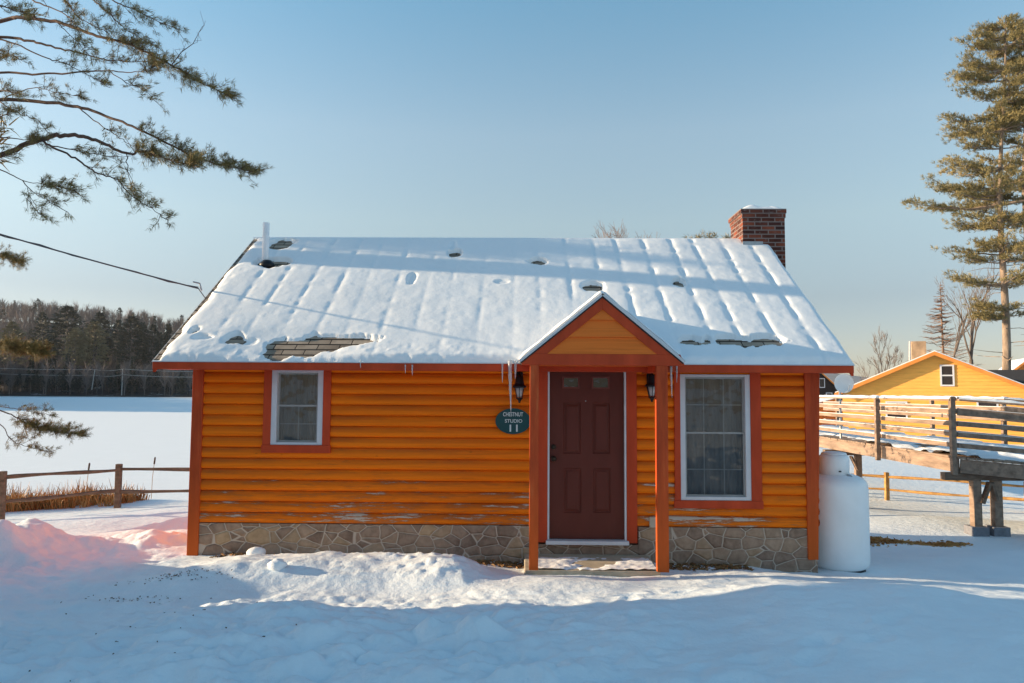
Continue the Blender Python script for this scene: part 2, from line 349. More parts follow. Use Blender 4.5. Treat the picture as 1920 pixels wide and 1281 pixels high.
def terrain(X, Y):
    X = np.asarray(X, float); Y = np.asarray(Y, float); num = 0; den = 0
    for gx, gy, gz in GP:
        rr = (X-gx)**2+(Y-gy)**2; w_ = 1/(rr+.35)**2; num = num+w_*gz; den = den+w_
    z = num/den
    near = np.exp(-((X/9)**2+((Y-5)/9)**2)**2)
    # shovelled pile in front of the wall
    pile = MOUND(X, Y, -2.15, 8.1, 1.45, .55,   .15, 3)+MOUND(X, Y, -.8, 8.0, .42, .5, .13, 2.5)+MOUND(X, Y, -3.3, 7.6, .55, .35, .11)
    z = z+pile*(1+.28*fbm(X*2.7, Y*2.7, 2, 5)*sstep(.03, .1, pile))
    z = z+sstep(.03, .12, pile)*(.012*np.abs(fbm(X*4+Y, Y*5-X, 3, 9))+(.03+.05*sstep(-2.2, -1.3, X))*np.maximum(fbm(X*15+Y*4, Y*15-X*4, 2, 19)-.2, 0)+(.003+.006*sstep(-2.2, -1.3, X))*fbm(X*27, Y*27, 2, 29))
    # ploughed banks at the left, the last one unseen
    z = z+MOUND(X, Y, -6.55, 8.9, .95, .55, .41, 4)*(1+.5*fbm(X*2, Y*2, 3, 3))+MOUND(X, Y, -4.95, 9.6, .8, .5, .2, 2.4)*(1+.6*fbm(X*2.5, Y*2.5, 3, 4))
    z = z+MOUND(X, Y, -5.1, 11.6, .9, .5, .22)*(1+.6*fbm(X*3, Y*3, 3, 8))
    z = z+MOUND(X, Y, -7.9, 7.75, 1.0, .95, 1.2, 3.5)  # unseen high bank, added to shade the ground left of the pile
    # right swell and doorway path
    z = z+MOUND(X, Y, 5.1, 8.3, 1.5, .35, .03)
    # lumps
    rough = .25+.75*sstep(1.6, -.8, X+.35*(Y-6))
    calm = 1-.72*sstep(6.9, 7.4, Y)*sstep(-4.6, -3.6, X)*sstep(1.5, .3, X); rough = rough*calm*(1+.35*sstep(6.6, 5.5, Y))
    z = z+near*rough*(.045*np.abs(fbm(X*8+Y*3, Y*6-X*2, 4, 22))+.09*np.abs(fbm(X*2.6+Y, Y*4.2-X, 3, 25))*sstep(6.9, 6.3, Y)+.085*fbm(X*.9, Y*1.1, 3, 21)+.13*fbm(X*3.0, Y*3.3, 4, 31)*(.4+.6*sstep(-.1, .25, fbm(X*.7, Y*.7, 2, 41))))
    z = z+near*.05*fbm(X*.5, Y*.5, 2, 61)+(1-near)*.12*fbm(X*.25, Y*.25, 3, 71)*sstep(9, 14, np.hypot(X, Y))
    z = np.where(Y < 15, z, z)
    # boot prints
    for bx, by, ba, bd in BOOTS:
        ca, sa = math.cos(ba), math.sin(ba); u = (X-bx)*ca+(Y-by)*sa; v = -(X-bx)*sa+(Y-by)*ca
        e = (u/.065)**2+(v/.13)**2
        z = z-bd*np.exp(-e**1.5)+bd*.35*np.exp(-((np.sqrt(e)-1.6)/.4)**2)
    # the bed of the lake left of the cabin falls away, the right side stays dry
    lake = sstep(18.3, 20, Y+.25*np.sin(X*.5))*sstep(9, 4, X)*sstep(400, 300, np.abs(X)+0*Y)
    z = z*(1-lake)+lake*(LAKE_Z-.6)
    return z
random.seed(8)
BOOTS = []
for s0, dx, dy, n in (((-3.6, 4.2), .42, .23, 16), ((.9, 3.4), .02, .36, 11), ((-1.5, 3.6), -.30, .28, 10), ((1.2, 4.8), .3, .13, 6), ((-5.2, 5.6), .38, -.05, 12)):
    for i in range(n):
        d = math.atan2(-dx, dy); sgn = .1*(-1)**i
        BOOTS.append((s0[0]+dx*i+sgn*math.cos(d)+random.uniform(-.06, .06), s0[1]+dy*i+sgn*math.sin(d)+random.uniform(-.06, .06), d+random.uniform(-.3, .3), random.uniform(.010, .026)))
def axis(lo, hi, d, far, g=1.12):
    a = list(np.arange(lo, hi, d)); s = d; x = a[-1]
    while x < far: s *= g; x += s; a.append(x)
    s = d; x = a[0]; b = []
    while x > -far: s *= g; x -= s; b.append(x)
    return np.array(b[::-1]+a)
gx = axis(-7.2, 7.2, .032, 900); gy = axis(3.2, 9.4, .026, 900)
GX, GY = np.meshgrid(gx, gy)
GZ = terrain(GX, GY)
far = sstep(80, 250, np.hypot(GX, GY)); GZ = GZ*(1-far)+far*np.minimum(GZ, -3.2)
nx, ny = len(gx), len(gy)
idx = np.arange(nx*ny).reshape(ny, nx)
FQ = np.stack([idx[:-1, :-1], idx[:-1, 1:], idx[1:, 1:], idx[1:, :-1]], -1).reshape(-1, 4)
g = np_obj('snow_ground', np.stack([GX, GY, GZ], -1), FQ, M['ground'], smooth=True, recenter=False); tag(g, kind='structure')
def tz(x, y): return float(terrain(np.array([x]), np.array([y]))[0])
mb = MB(); mb.add([(-900, 14, LAKE_Z), (8.5, 14, LAKE_Z), (8.5, 330, LAKE_Z), (-900, 330, LAKE_Z)], [(0, 1, 2, 3)])
mb.v = [(-900, 16, LAKE_Z), (7, 16, LAKE_Z), (120, 330, LAKE_Z), (-900, 330, LAKE_Z)]
lk = mb.obj('frozen_lake', M['snow'], recenter=False); tag(lk, kind='structure')
# ------------------------------------------------------------------ cabin
WY = 9.0; EY = 8.6; RY = 11.66
EZ = PZ(679, EY); RZ = PZ(450, RY); SL = (RZ-EZ)/(RY-EY)
XL, XR = PX(357, WY, 860), PX(1535, WY, 860); REL, RER = PX(287, EY), PX(1600, EY)
BY = 2*RY-WY; ZS = PZ(985, WY, 940); EZS = EZ-.10
def roofpt(px, py):
    d = ray(px, py); t_ = (EZ-SL*EY)/(d.z-SL*d.y); return d*t_
cabin = thing('cabin', ((XL+XR)/2, WY, -2.1), 'orange log sided cabin with brick red trim, stone base and snow covered roof', 'cabin')
def rect(p0, p1, Y=WY):      # pixel corners -> x0,x1,z0,z1
    a = P(p0[0], p0[1], Y); b = P(p1[0], p1[1], Y); return a.x, b.x, b.z, a.z
W1 = rect((513, 694), (606, 835)); W2 = rect((1273, 702), (1407, 937)); DO = rect((1027, 690), (1174, 1012))
cuts = [W1, W2, DO]
def wall_rows(x0, x1, z0, z1, Y, rowh, cuts_, n=14, bulge=.042):
    b = MB(); z = z0
    zs = []; ys = []
    while z < z1-.01:
        for i in range(n):
            t_ = i/n; zs.append(z+rowh*t_); ys.append(Y-bulge*max(0, math.sin(math.pi*min(1, t_**.72)))**.6)
        z += rowh
    zs.append(z); ys.append(Y)
    for i in range(len(zs)-1):
        if zs[i] >= z1: break
        zm = (zs[i]+zs[i+1])/2; iv = [(x0, x1)]
        for c in cuts_:
            if c[2] < zm < c[3]:
                iv = [q for a, e in iv for q in ((a, min(e, c[0])), (max(a, c[1]), e)) if q[1]-q[0] > 1e-3]
        for a, e in iv:
            b.add([(a, ys[i], zs[i]), (e, ys[i], zs[i]), (e, ys[i+1], zs[i+1]), (a, ys[i+1], zs[i+1])], [(0, 1, 2, 3)])
    return b
b = wall_rows(XL+.04, XR-.04, ZS, EZS+.02, WY, .1285, cuts)
# side and back walls, plain log courses on the two ends
for xx, sgn in ((XL+.03, -1), (XR-.03, 1)):
    z = ZS
    while z < RZ-.12:
        yh = min(RY-WY, (RZ-.1-z)/SL) if z > EZS else RY-WY
        ya, yb = RY-yh, RY+yh
        for i in range(4):
            t0, t1 = i/4, (i+1)/4; f = lambda t_: xx+sgn*.03*max(0, math.sin(math.pi*t_))**.6
            b.add([(f(t0), ya, z+.1285*t0), (f(t0), yb, z+.1285*t0), (f(t1), yb, z+.1285*t1), (f(t1), ya, z+.1285*t1)], [(0, 1, 2, 3)])
        z += .1285
b.add([(XL, BY, ZS), (XR, BY, ZS), (XR, BY, EZ), (XL, BY, EZ)], [(0, 1, 2, 3)])
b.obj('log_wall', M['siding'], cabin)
b = MB()
b.box(XL+.05, DO[0]-.14, WY-.035, WY+.2, -2.6, ZS); b.box(DO[1]+.14, XR-.05, WY-.035, WY+.2, -2.6, ZS)
b.box(DO[0]-.139, DO[1]+.139, WY-.03, WY+.2, -2.6, DO[2]-.055)
b.box(XL+.05, XL+.2, WY+.2, BY, -3, ZS); b.box(XR-.2, XR-.05, WY+.2, BY, -3, ZS)
b.obj('stone_base', M['stone'], cabin)
for px0, px1 in ((350, 380), (1508, 1535)):
    b = MB(); b.prism([P(px0+12 if px0 < 900 else px0, 688, WY-.06), P(px1+2, 688, WY-.06), P(px1-10 if px0 < 900 else px1, 1050, WY-.06), P(px0-1 if px0 < 900 else px0+8, 1050, WY-.06)], (0, .14, 0))
    b.obj('corner_post', M['post'], cabin, bevel=.004)
b = MB(); b.box(REL, RER, EY-.02, EY+.015, EZ-.105, EZ-.022); b.obj('fascia', M['trim'], cabin, bevel=.003)
b = MB(); b.box(REL+.02, RER-.02, EY+.016, WY+.02, EZ-.10, EZ-.08); b.obj('soffit', M['trim'], cabin)
b = MB(); b.box(REL-.005, RER+.005, EY-.035, EY+.01, EZ-.021, EZ-.010); b.obj('drip_edge', M['drip'], cabin)
# roof slabs (front and back) with stepped shingle courses
roofth = .07
b = MB(); nrm = Vector((0, -SL, 1)).normalized()
def rp(x, s, h=0):           # s = distance along +y from the eave
    return Vector((x, EY+s, EZ+SL*s))+nrm*h
D = RY-EY; NC = 30
vs = []; fs = []
for i in range(NC):
    s0 = D*i/NC; s1 = D*(i+1)/NC
    k = len(vs)
    vs += [rp(REL, s0, .006), rp(RER, s0, .006), rp(RER, s1, .001), rp(REL, s1, .001)]; fs.append((k, k+1, k+2, k+3))
    k = len(vs)
    vs += [rp(REL, s0, -.01), rp(RER, s0, -.01), rp(RER, s0, .006), rp(REL, s0, .006)]; fs.append((k, k+1, k+2, k+3))
b.add(vs, fs)
b.prism([(REL, EY, EZ), (RER, EY, EZ), (RER, RY, RZ), (REL, RY, RZ)], (0, 0, -.05))
b.prism([(REL, RY, RZ+.004), (RER, RY, RZ+.004), (RER, 2*RY-EY, EZ), (REL, 2*RY-EY, EZ)], (0, 0, -.05))
roof = b.obj('roof', M['shingle'], cabin)
for x0, x1 in ((REL, REL+.03), (RER-.03, RER)):
    b = MB()
    b.prism([(x0+.001, EY-.01, EZ-.051), (x0+.001, RY, RZ-.051), (x0+.001, RY, RZ-.14), (x0+.001, EY-.01, EZ-.14)], (x1-x0-.002, 0, 0))
    b.prism([(x0+.001, 2*RY-EY, EZ-.051), (x0+.001, RY, RZ-.051), (x0+.001, RY, RZ-.14), (x0+.001, 2*RY-EY, EZ-.14)], (x1-x0-.002, 0, 0))
    b.obj('rake_board', M['trim'], cabin)
# snow on the main roof
us = np.arange(REL-.01, RER+.0101, (RER-REL+.02)/400); ss = np.linspace(-.03, D+.02, 190)
U, S = np.meshgrid(us, ss)
Ur, Sr = U*.83+S*.56, -U*.56+S*.83
T = .065+.012*fbm(Ur*1.1, Sr*1.1, 3, 3)+.004*fbm(Ur*7, Sr*7, 3, 13)
rv = np.clip((D-S)/D, 0, 1)
amp = .22+.70*np.maximum(sstep(.0, 1.5, U), .45*sstep(-1.0, -3.0, U)*sstep(.1, .6, 1-rv))
for k in range(22):
    xk = -4.16+.3985*k+.03*math.sin(k*2.1); wob = xk+.02*vnoise(S*1.5, S*0+k, 7)
    pit = np.clip(.6+1.6*vnoise(S*10, S*0+k, 77)+.8*vnoise(S*2, S*0+k, 78), .2, 1.6)
    pillow = np.exp(-((U-wob)/.036)**2)*pit+.22*np.exp(-((U-wob)/.09)**2)
    T = T-.018*amp*pillow
def hole(px, py, rx, ry, dep, soft=.35, sd=0, p=2):
    global T
    c = roofpt(px, py); uu = (U-c.x)/rx; vv = (S-(c.y-EY))/ry
    nz = 1+.35*fbm(U*12, S*12, 2, 90+sd); e = (np.abs(uu)**p+np.abs(vv)**p)**(1/p)*nz
    if dep >= .2 and ry < .12: vv = vv*ry/(ry+.045)-.15; e = (np.abs(uu/1.2)**p+np.abs(vv)**p)**(1/p)*nz
    T = T-dep*sstep(1+soft, 1-soft*.4, e)
for q in [(528, 463, .17, .17, .2), (853, 483, .07, .06, .2), (1010, 498, .09, .04, .2), (1110, 545, .11, .06, .2), (1273, 538, .06, .06, .2),
          (511, 500, .2, .075, .2), (1300, 649, .10, .035, .2), (1366, 647, .11, .04, .2), (1400, 650, .16, .038, .2), (1440, 647, .14, .04, .2), (1327, 646, .03, .02, .2),
          (773, 530, .05, .14, .03), (940, 537, .08, .05, .015), (850, 468, .04, .16, .02),
          (463, 645, .12, .055, .055), (383, 640, .10, .05, .04), (440, 642, .08, .05, .2), (367, 628, .04, .02, .2)]:
    hole(*q, sd=int(q[0]))
hole(555, 655, .33, .15, .22, .2, 1, 3); hole(640, 646, .30, .055, .22, .25, 2, 3); hole(600, 650, .2, .1, .2, .2, 3, 3); hole(520, 668, .12, .06, .2, .2, 6, 3)
c_ = roofpt(560, 655); T = T*(1-.72*np.exp(-((U-c_.x+.1)/.75)**4-((S-(c_.y-EY))/.30)**4))
edge = np.minimum.reduce([sstep(REL+.045, REL+.17, U+.05*fbm(S*4, S*0, 3, 50)), sstep(RER+.012, RER-.07, U+.02*fbm(S*5, S*0, 3, 51)), sstep(-.02, .05, S+.02*fbm(U*8, U*0, 3, 52)), sstep(D+.03, D-.12, S)])
T = T*np.sqrt(np.clip(edge, 0, 1))-.012*(edge < .02)
T = T+(.012*np.maximum(fbm(U*16, S*16, 2, 60), 0))*sstep(.35, .05, S)
T = np.where(S >= D-.005, np.maximum(T*.5, .02), T)
T = np.maximum(T, -.006)
Vx = U; Vy = EY+S-SL/math.hypot(1, SL)*T; Vz = EZ+SL*S+T/math.hypot(1, SL)+.006
m_, n_ = U.shape; idx = np.arange(m_*n_).reshape(m_, n_)
FQ = np.stack([idx[:-1, :-1], idx[:-1, 1:], idx[1:, 1:], idx[1:, :-1]], -1).reshape(-1, 4)
np_obj('roof_snow', np.stack([Vx, Vy, Vz], -1), FQ, M['snow_roof'], roof, smooth=True)
b = MB(); nb = Vector((0, SL, 1)).normalized()*.07
b.prism([(REL+.02, RY-.03, RZ-.005), (RER-.02, RY-.03, RZ-.005), (RER-.02, 2*RY-EY, EZ+.01), (REL+.02, 2*RY-EY, EZ+.01)], nb*.8); b.obj('back_roof_snow', M['snow_roof'], roof, bevel=.02)
# ---- windows
def window(W, zm, name_lab, grid, trim, skew=0):
    x0, x1, z0, z1 = W; y = WY
    root = thing('w', (0, 0, 0), None, None) if False else None
    tx0, tx1, tz0, tz1 = trim
    b = MB(); yy0, yy1 = y-.062, y-.028
    b.box(tx0, x0, yy0, yy1, tz0+.092, tz1); b.box(x1, tx1, yy0, yy1, tz0+.092, tz1); b.box(tx0-.01, tx1+.01, yy0-.004, yy1, tz0, tz0+.091)
    win = b.obj('window', M['trim'], cabin, bevel=.003)
    fw = .060 if grid else .066
    b = MB(); b.box(x0, x0+fw, y-.05, y+.04, tz0+.093, z1); b.box(x1-fw, x1, y-.05, y+.04, tz0+.093, z1); b.box(x0+fw, x1-fw, y-.05, y+.04, z1-.03, z1); b.box(x0+fw, x1-fw, y-.052, y+.04, tz0+.093, z0+.035)
    b.obj('frame', M['white_trim'], win, bevel=.003)
    gx0, gx1, gz0, gz1 = x0+fw, x1-fw, z0+.035, z1-.03
    b = MB(); s = .022
    for (a, e, yo) in ((gz0, zm+.012, .006), (zm-.012, gz1, .018)):
        b.box(gx0, gx0+s, y-.02+yo, y+.0+yo, a, e); b.box(gx1-s, gx1, y-.02+yo, y+.0+yo, a, e)
        b.box(gx0+s, gx1-s, y-.02+yo, y+.0+yo, a, a+s); b.box(gx0+s, gx1-s, y-.02+yo, y+.0+yo, e-s, e)
    b.obj('sash', M['muntin'], win)
    for (a, e, yo) in ((gz0, zm-.012, .0), (zm+.012, gz1, .012)):
        b = MB(); b.add([(gx0, y-.005+yo, a), (gx1, y-.005+yo, a), (gx1, y-.005+yo, e), (gx0, y-.005+yo, e)], [(0, 1, 2, 3)]); b.obj('pane', M['glass'], win)
    b = MB(); nr = 2
    if grid:
        for a, e in ((gz0, zm), (zm, gz1)):
            for i in range(1, 3): xx = gx0+(gx1-gx0)*i/3; b.box(xx-.006, xx+.006, y+.022, y+.03, a, e)
            for i in range(1, nr): zz = a+(e-a)*(.42 if a == gz0 else .5)*2*i/nr; b.box(gx0, gx1, y+.023, y+.029, zz-.006, zz+.006)
    else:
        xx = (gx0+gx1)/2; b.box(xx-.005, xx+.005, y+.022, y+.03, gz0, zm)
        zz = (gz0+zm)/2; b.box(gx0, gx1, y+.023, y+.029, zz-.005, zz+.005)
    b.obj('muntin', M['muntin'], win)
    # sheer curtain, folded
    V = []; Fx = []; n = 120
    for i in range(n+1):
        x = gx0-.05+(gx1-gx0+.1)*i/n; yo = y+.12+.005*math.sin(i*.6)+.008*math.sin(i*.17+1)
        V += [(x, yo, gz0-.05), (x, yo, gz1+.05)]
    for i in range(n): Fx.append((2*i, 2*i+2, 2*i+3, 2*i+1))
    np_obj('curtain', V, Fx, M['curtain'], win, smooth=True)
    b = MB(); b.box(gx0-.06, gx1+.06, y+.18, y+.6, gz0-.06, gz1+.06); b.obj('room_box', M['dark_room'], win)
    return win
window(W1, PZ(761, WY, 560), '', False, rect((499, 690), (620, 849)))
window(W2, PZ(812, WY, 1340), '', True, rect((1262, 690), (1427, 953)))
# ---- door
dx0, dx1, dz0, dz1 = DO; jw = .03
b = MB()
for a, e in ((dx0-.125, dx0-.002), (dx1+.002, dx1+.125)): b.box(a, e, WY-.06, WY-.02, dz0-.03, dz1+.04)
b.obj('door_trim', M['trim'], cabin, bevel=.003)
b = MB()
b.box(dx0, dx0+.022, WY-.055, WY+.08, dz0, dz1); b.box(dx1-.022, dx1, WY-.055, WY+.08, dz0, dz1); b.box(dx0+.022, dx1-.022, WY-.055, WY+.08, dz1-.02, dz1)
b.obj('door_frame', M['white_trim'], cabin, bevel=.002)
b = MB(); b.box(dx0-.02, dx1+.02, WY-.12, WY+.08, dz0-.045, dz0-.001); b.obj('threshold', M['white_trim'], cabin, bevel=.004)
Yd = WY+.0
ex0, ex1, ez0, ez1 = dx0+.023, dx1-.023, dz0+.004, dz1-.021
panels = [rect(a, c) for a, c in (((1056, 755), (1089, 851)), ((1111, 755), (1144, 851)), ((1057, 878), (1090, 962)), ((1112, 878), (1145, 962)))]
lites = [rect(a, c) for a, c in (((1056, 708), (1085, 727)), ((1111, 708), (1141, 728)))]
def slab_with_holes(b, X0, X1, Z0, Z1, holes, y):
    xs = sorted({X0, X1, *[h[0] for h in holes], *[h[1] for h in holes]}); zs = sorted({Z0, Z1, *[h[2] for h in holes], *[h[3] for h in holes]})
    for i in range(len(xs)-1):
        for j in range(len(zs)-1):
            xm, zm = (xs[i]+xs[i+1])/2, (zs[j]+zs[j+1])/2
            if any(h[0] < xm < h[1] and h[2] < zm < h[3] for h in holes): continue
            b.add([(xs[i], y, zs[j]), (xs[i+1], y, zs[j]), (xs[i+1], y, zs[j+1]), (xs[i], y, zs[j+1])], [(0, 1, 2, 3)])
b = MB(); slab_with_holes(b, ex0, ex1, ez0, ez1, panels+lites, Yd)
def ring(b, r0, y0, r1, y1):
    a = [(r0[0], y0, r0[2]), (r0[1], y0, r0[2]), (r0[1], y0, r0[3]), (r0[0], y0, r0[3])]
    c = [(r1[0], y1, r1[2]), (r1[1], y1, r1[2]), (r1[1], y1, r1[3]), (r1[0], y1, r1[3])]
    b.add(a+c, [(i, (i+1) % 4, 4+(i+1) % 4, 4+i) for i in range(4)])
ins = lambda r, d: (r[0]+d, r[1]-d, r[2]+d, r[3]-d)
for p in panels:
    ring(b, p, Yd, ins(p, .012), Yd+.014); ring(b, ins(p, .012), Yd+.014, ins(p, .022), Yd+.014); ring(b, ins(p, .022), Yd+.014, ins(p, .045), Yd+.002)
    q = ins(p, .045); b.add([(q[0], Yd+.002, q[2]), (q[1], Yd+.002, q[2]), (q[1], Yd+.002, q[3]), (q[0], Yd+.002, q[3])], [(0, 1, 2, 3)])
b.box(ex0, ex1, Yd+.04, Yd+.05, ez0, ez1)
door = b.obj('door', M['door'], cabin)
for p in lites:
    b = MB(); q = ins(p, -.012)
    b.box(q[0], p[0]+.008, Yd-.012, Yd+.01, q[2], q[3]); b.box(p[1]-.008, q[1], Yd-.012, Yd+.01, q[2], q[3]); b.box(p[0]+.008, p[1]-.008, Yd-.012, Yd+.01, q[2], p[2]+.008); b.box(p[0]+.008, p[1]-.008, Yd-.012, Yd+.01, p[3]-.008, q[3])
    o = b.obj('window_frame', M['door_dark'], door)
    b = MB(); b.add([(p[0], Yd+.003, p[2]), (p[1], Yd+.003, p[2]), (p[1], Yd+.003, p[3]), (p[0], Yd+.003, p[3])], [(0, 1, 2, 3)]); b.obj('window_pane', M['glass'], door)
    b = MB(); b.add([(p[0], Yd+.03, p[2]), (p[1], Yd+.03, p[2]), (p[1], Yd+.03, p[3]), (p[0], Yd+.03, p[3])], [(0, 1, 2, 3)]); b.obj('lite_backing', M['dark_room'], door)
for py, nm in ((838, 'deadbolt'), (860, 'door_knob')):
    c = P(1038, py, Yd); b = MB()
    prof = [(.03, 0), (.03, .008), (.012, .012), (.012, .035), (.028, .04), (.032, .055), (.024, .068), (.005, .072)] if nm == 'door_knob' else [(.03, 0), (.03, .012), (.024, .02), (.006, .022)]
    b.lathe(c, prof, 20, 'Y'); b.obj(nm, M['brass'], door, smooth=True)
c = P(1098, 752, Yd); b = MB(); b.lathe(c, [(.008, 0), (.008, .005), (.003, .007)], 12, 'Y'); b.obj('peephole', M['grey_metal'], door, smooth=True)
# ---- porch
PY = 7.95
A = P(1130, 551, PY); FL = P(974, 676, PY); FR = P(1284, 680, PY); fz = (FL.z+FR.z)/2
def main_y(z): return EY+(z-EZ)/SL
porch_side = []
gr = None
for sgn, Fx in ((-1, FL.x), (1, FR.x)):
    n_ = Vector((sgn*(A.z-fz), 0, abs(Fx-A.x))).normalized()
    poly = [(A.x, PY, A.z), (Fx, PY, fz), (Fx, max(main_y(fz), EY), fz), (A.x, main_y(A.z)+.05, A.z)]
    b = MB(); b.prism(poly, -n_*.03); o = b.obj('porch_roof', M['shingle_dark'], cabin)
    b = MB(); b.prism([(A.x, PY-.012, A.z+.006), (Fx+sgn*.005, PY-.012, fz+.004), (Fx+sgn*.005, PY+.0, fz+.004), (A.x, PY+.0, A.z+.006)], -n_*.022); b.obj('drip_edge', M['drip'], o)
    # snow on it
    nu, nv = 60, 30; V = []
    for j in range(nv+1):
        for i in range(nu+1):
            u = i/nu; v = j/nv
            x = A.x+(Fx-A.x)*u; z = A.z+(fz-A.z)*u; yb = main_y(z)+.08; y = PY+.01+(yb-PY)*v
            th = .05*min(1, (1-u)*8+.25)**.5*min(1, v*10+.25)**.5*(1+.5*float(fbm(np.array([x*5]), np.array([y*5]), 2, 5)[0]))
            V.append((x+n_.x*th, y, z+n_.z*th))
    Fq = [(j*(nu+1)+i, j*(nu+1)+i+1, (j+1)*(nu+1)+i+1, (j+1)*(nu+1)+i) for j in range(nv) for i in range(nu)]
    # skirt down to the roof along the front edge
    k = len(V)
    for i in range(nu+1): x = A.x+(Fx-A.x)*i/nu; V.append((x, PY+.005, A.z+(fz-A.z)*i/nu+.002))
    Fq += [(i, i+1, k+i+1, k+i) for i in range(nu)]
    k = len(V)
    for j in range(nv+1): y = V[j*(nu+1)+nu][1]; V.append((Fx, y, fz+.002))
    Fq += [(j*(nu+1)+nu, (j+1)*(nu+1)+nu, k+j+1, k+j) for j in range(nv)]
    np_obj('porch_snow', V, Fq, M['snow_roof'], o, smooth=True)
# rake trim boards
bwid = .095
for sgn, Fx in ((-1, FL.x), (1, FR.x)):
    d = Vector((Fx-A.x, 0, fz-A.z)); dn = d.normalized(); pn = Vector((-dn.z*sgn, 0, dn.x*sgn)); pn = pn if pn.z < 0 else -pn
    off = pn*.03; vt = bwid/abs(pn.z)
    a0 = Vector((A.x, PY+.01, A.z-.03/abs(pn.z))); a1 = Vector((A.x, PY+.01, A.z-.03/abs(pn.z)-vt))
    f0 = a0+d*.965; zb = P(1130, 664, PY).z; tt = (a1.z-zb)/(-(fz-A.z)); f1 = a1+d*tt; f2 = a0+d*((a0.z-zb)/(-(fz-A.z)))
    b = MB(); b.prism([a0, f2, f1, a1], (0, .03, 0)); b.obj('rake_board', M['trim'], cabin, bevel=.003)
zb = P(1130, 664, PY).z; zbb = P(1130, 685, PY).z
b = MB(); b.prism([(P(986, 664, PY).x, PY+.008, zb), (P(1276, 664, PY).x, PY+.008, zb), (P(1284, 680, PY).x, PY+.008, fz-.03), (P(1284, 680, PY).x-.02, PY+.008, zbb), (P(978, 680, PY).x+.02, PY+.008, zbb), (P(978, 680, PY).x, PY+.008, fz-.03)], (0, .09, 0))
b.obj('porch_beam', M['trim'], cabin, bevel=.003)
# lap boards in the gable, each course tilted outwards at its foot
b = MB(); g0 = P(1012, 664, PY+.03); g1 = P(1250, 664, PY+.03); at = P(1130, 568, PY+.03); nl = 5; hh = (P(1130, 600, PY).z-g0.z)/2
for i in range(nl):
    za = g0.z+hh*i; zc = min(at.z, za+hh)
    if za >= at.z: break
    xa = lambda z, s: A.x+s*(1-(z-g0.z)/(at.z-g0.z))*((g1.x-g0.x)/2+.03)
    b.add([(xa(za, -1), PY+.016, za+.003), (xa(za, 1), PY+.016, za+.003), (xa(zc, 1), PY+.040, zc+.003), (xa(zc, -1), PY+.040, zc+.003)], [(0, 1, 2, 3)])
    b.add([(xa(za, -1), PY+.055, za+.0), (xa(za, 1), PY+.055, za+.0), (xa(za, 1), PY+.016, za+.003), (xa(za, -1), PY+.016, za+.003)], [(0, 1, 2, 3)])
b.obj('gable_siding', M['gable_siding'], cabin)
# porch ceiling and side plates
lx0, lx1 = P(993, 800, 8).x, P(1010, 800, 8).x; rx0, rx1 = P(1230, 800, 8).x, P(1251.5, 800, 8).x
b = MB(); b.box(lx0, rx1, PY+.1, WY-.04, zbb+.01, zbb+.03); b.obj('porch_ceiling', M['gable_siding'], cabin)
for a_, e_ in ((lx0+.005, lx1-.005), (rx0+.005, rx1-.005)): b = MB(); b.box(a_, e_, PY+.113, WY-.04, zbb-.06, zbb+.009); b.obj('porch_plate', M['trim'], cabin)
for (a, e, yb_) in ((lx0, lx1, 1062), (rx0, rx1, 1066)):
    b = MB(); zb_ = PZ(yb_+6, 8.0, 1000 if a < .5 else 1240); b.box(a, e, PY+.012, PY+.012+.1, zb_, zbb+.0); b.obj('porch_post', M['post'], cabin, bevel=.005)
# doorstep
b = MB(); st = rect((985, 1041), (1233, 1066), 8.15)
zt = PZ(1041, 8.9, 1110); b.box(P(983, 1050, 8.3).x, P(1233, 1050, 8.3).x, 8.12, 8.95, -2.15, zt); step = b.obj('doorstep', M['doorstep'], bevel=.012)
tag(step, 'low pale doorstep slab dusted with snow in front of the maroon door', 'step')
nu, nv = 90, 40; xs = np.linspace(P(983, 1050, 8.3).x+.05, P(1233, 1050, 8.3).x-.03, nu); ys = np.linspace(8.14, 8.93, nv); X_, Y_ = np.meshgrid(xs, ys)
Z_ = zt-.010+.03*sstep(-.42, .15, fbm(X_*3, Y_*3, 4, 12))*sstep(8.9, 8.5, Y_)+.012*fbm(X_*14, Y_*14, 2, 14)
idx = np.arange(nu*nv).reshape(nv, nu); FQ = np.stack([idx[:-1, :-1], idx[:-1, 1:], idx[1:, 1:], idx[1:, :-1]], -1).reshape(-1, 4)
np_obj('snow_dusting', np.stack([X_, Y_, Z_], -1), FQ, M['snow'], step, smooth=True)
# ---- chimney and vent pipe
CY = 11.35; cx0, cx1 = PX(1393, CY, 450), PX(1472, CY, 450); ctop = PZ(392, CY, 1430)
b = MB(); b.box(cx0, cx1, CY, CY+.66, -2.6, ctop-.14)
b.box(cx0-.012, cx1+.012, CY-.012, CY+.672, ctop-.139, ctop-.07); b.box(cx0-.03, cx1+.022, CY-.022, CY+.69, ctop-.069, ctop)
chim = b.obj('chimney', M['brick'], cabin)
V = []; n = 24
xs = np.linspace(cx0-.01, cx1+.0, n); ys = np.linspace(CY+.0, CY+.66, n); X_, Y_ = np.meshgrid(xs, ys)
e = np.minimum(sstep(0, .12, np.minimum(X_-xs[0], xs[-1]-X_)), sstep(0, .12, np.minimum(Y_-ys[0], ys[-1]-Y_)))
Z_ = ctop-.004+.075*np.sqrt(e)*(1+.6*fbm(X_*6, Y_*6, 2, 2)); idx = np.arange(n*n).reshape(n, n)
np_obj('snow_cap', np.stack([X_, Y_, Z_], -1), np.stack([idx[:-1, :-1], idx[:-1, 1:], idx[1:, 1:], idx[1:, :-1]], -1).reshape(-1, 4), M['snow_roof'], chim, smooth=True)
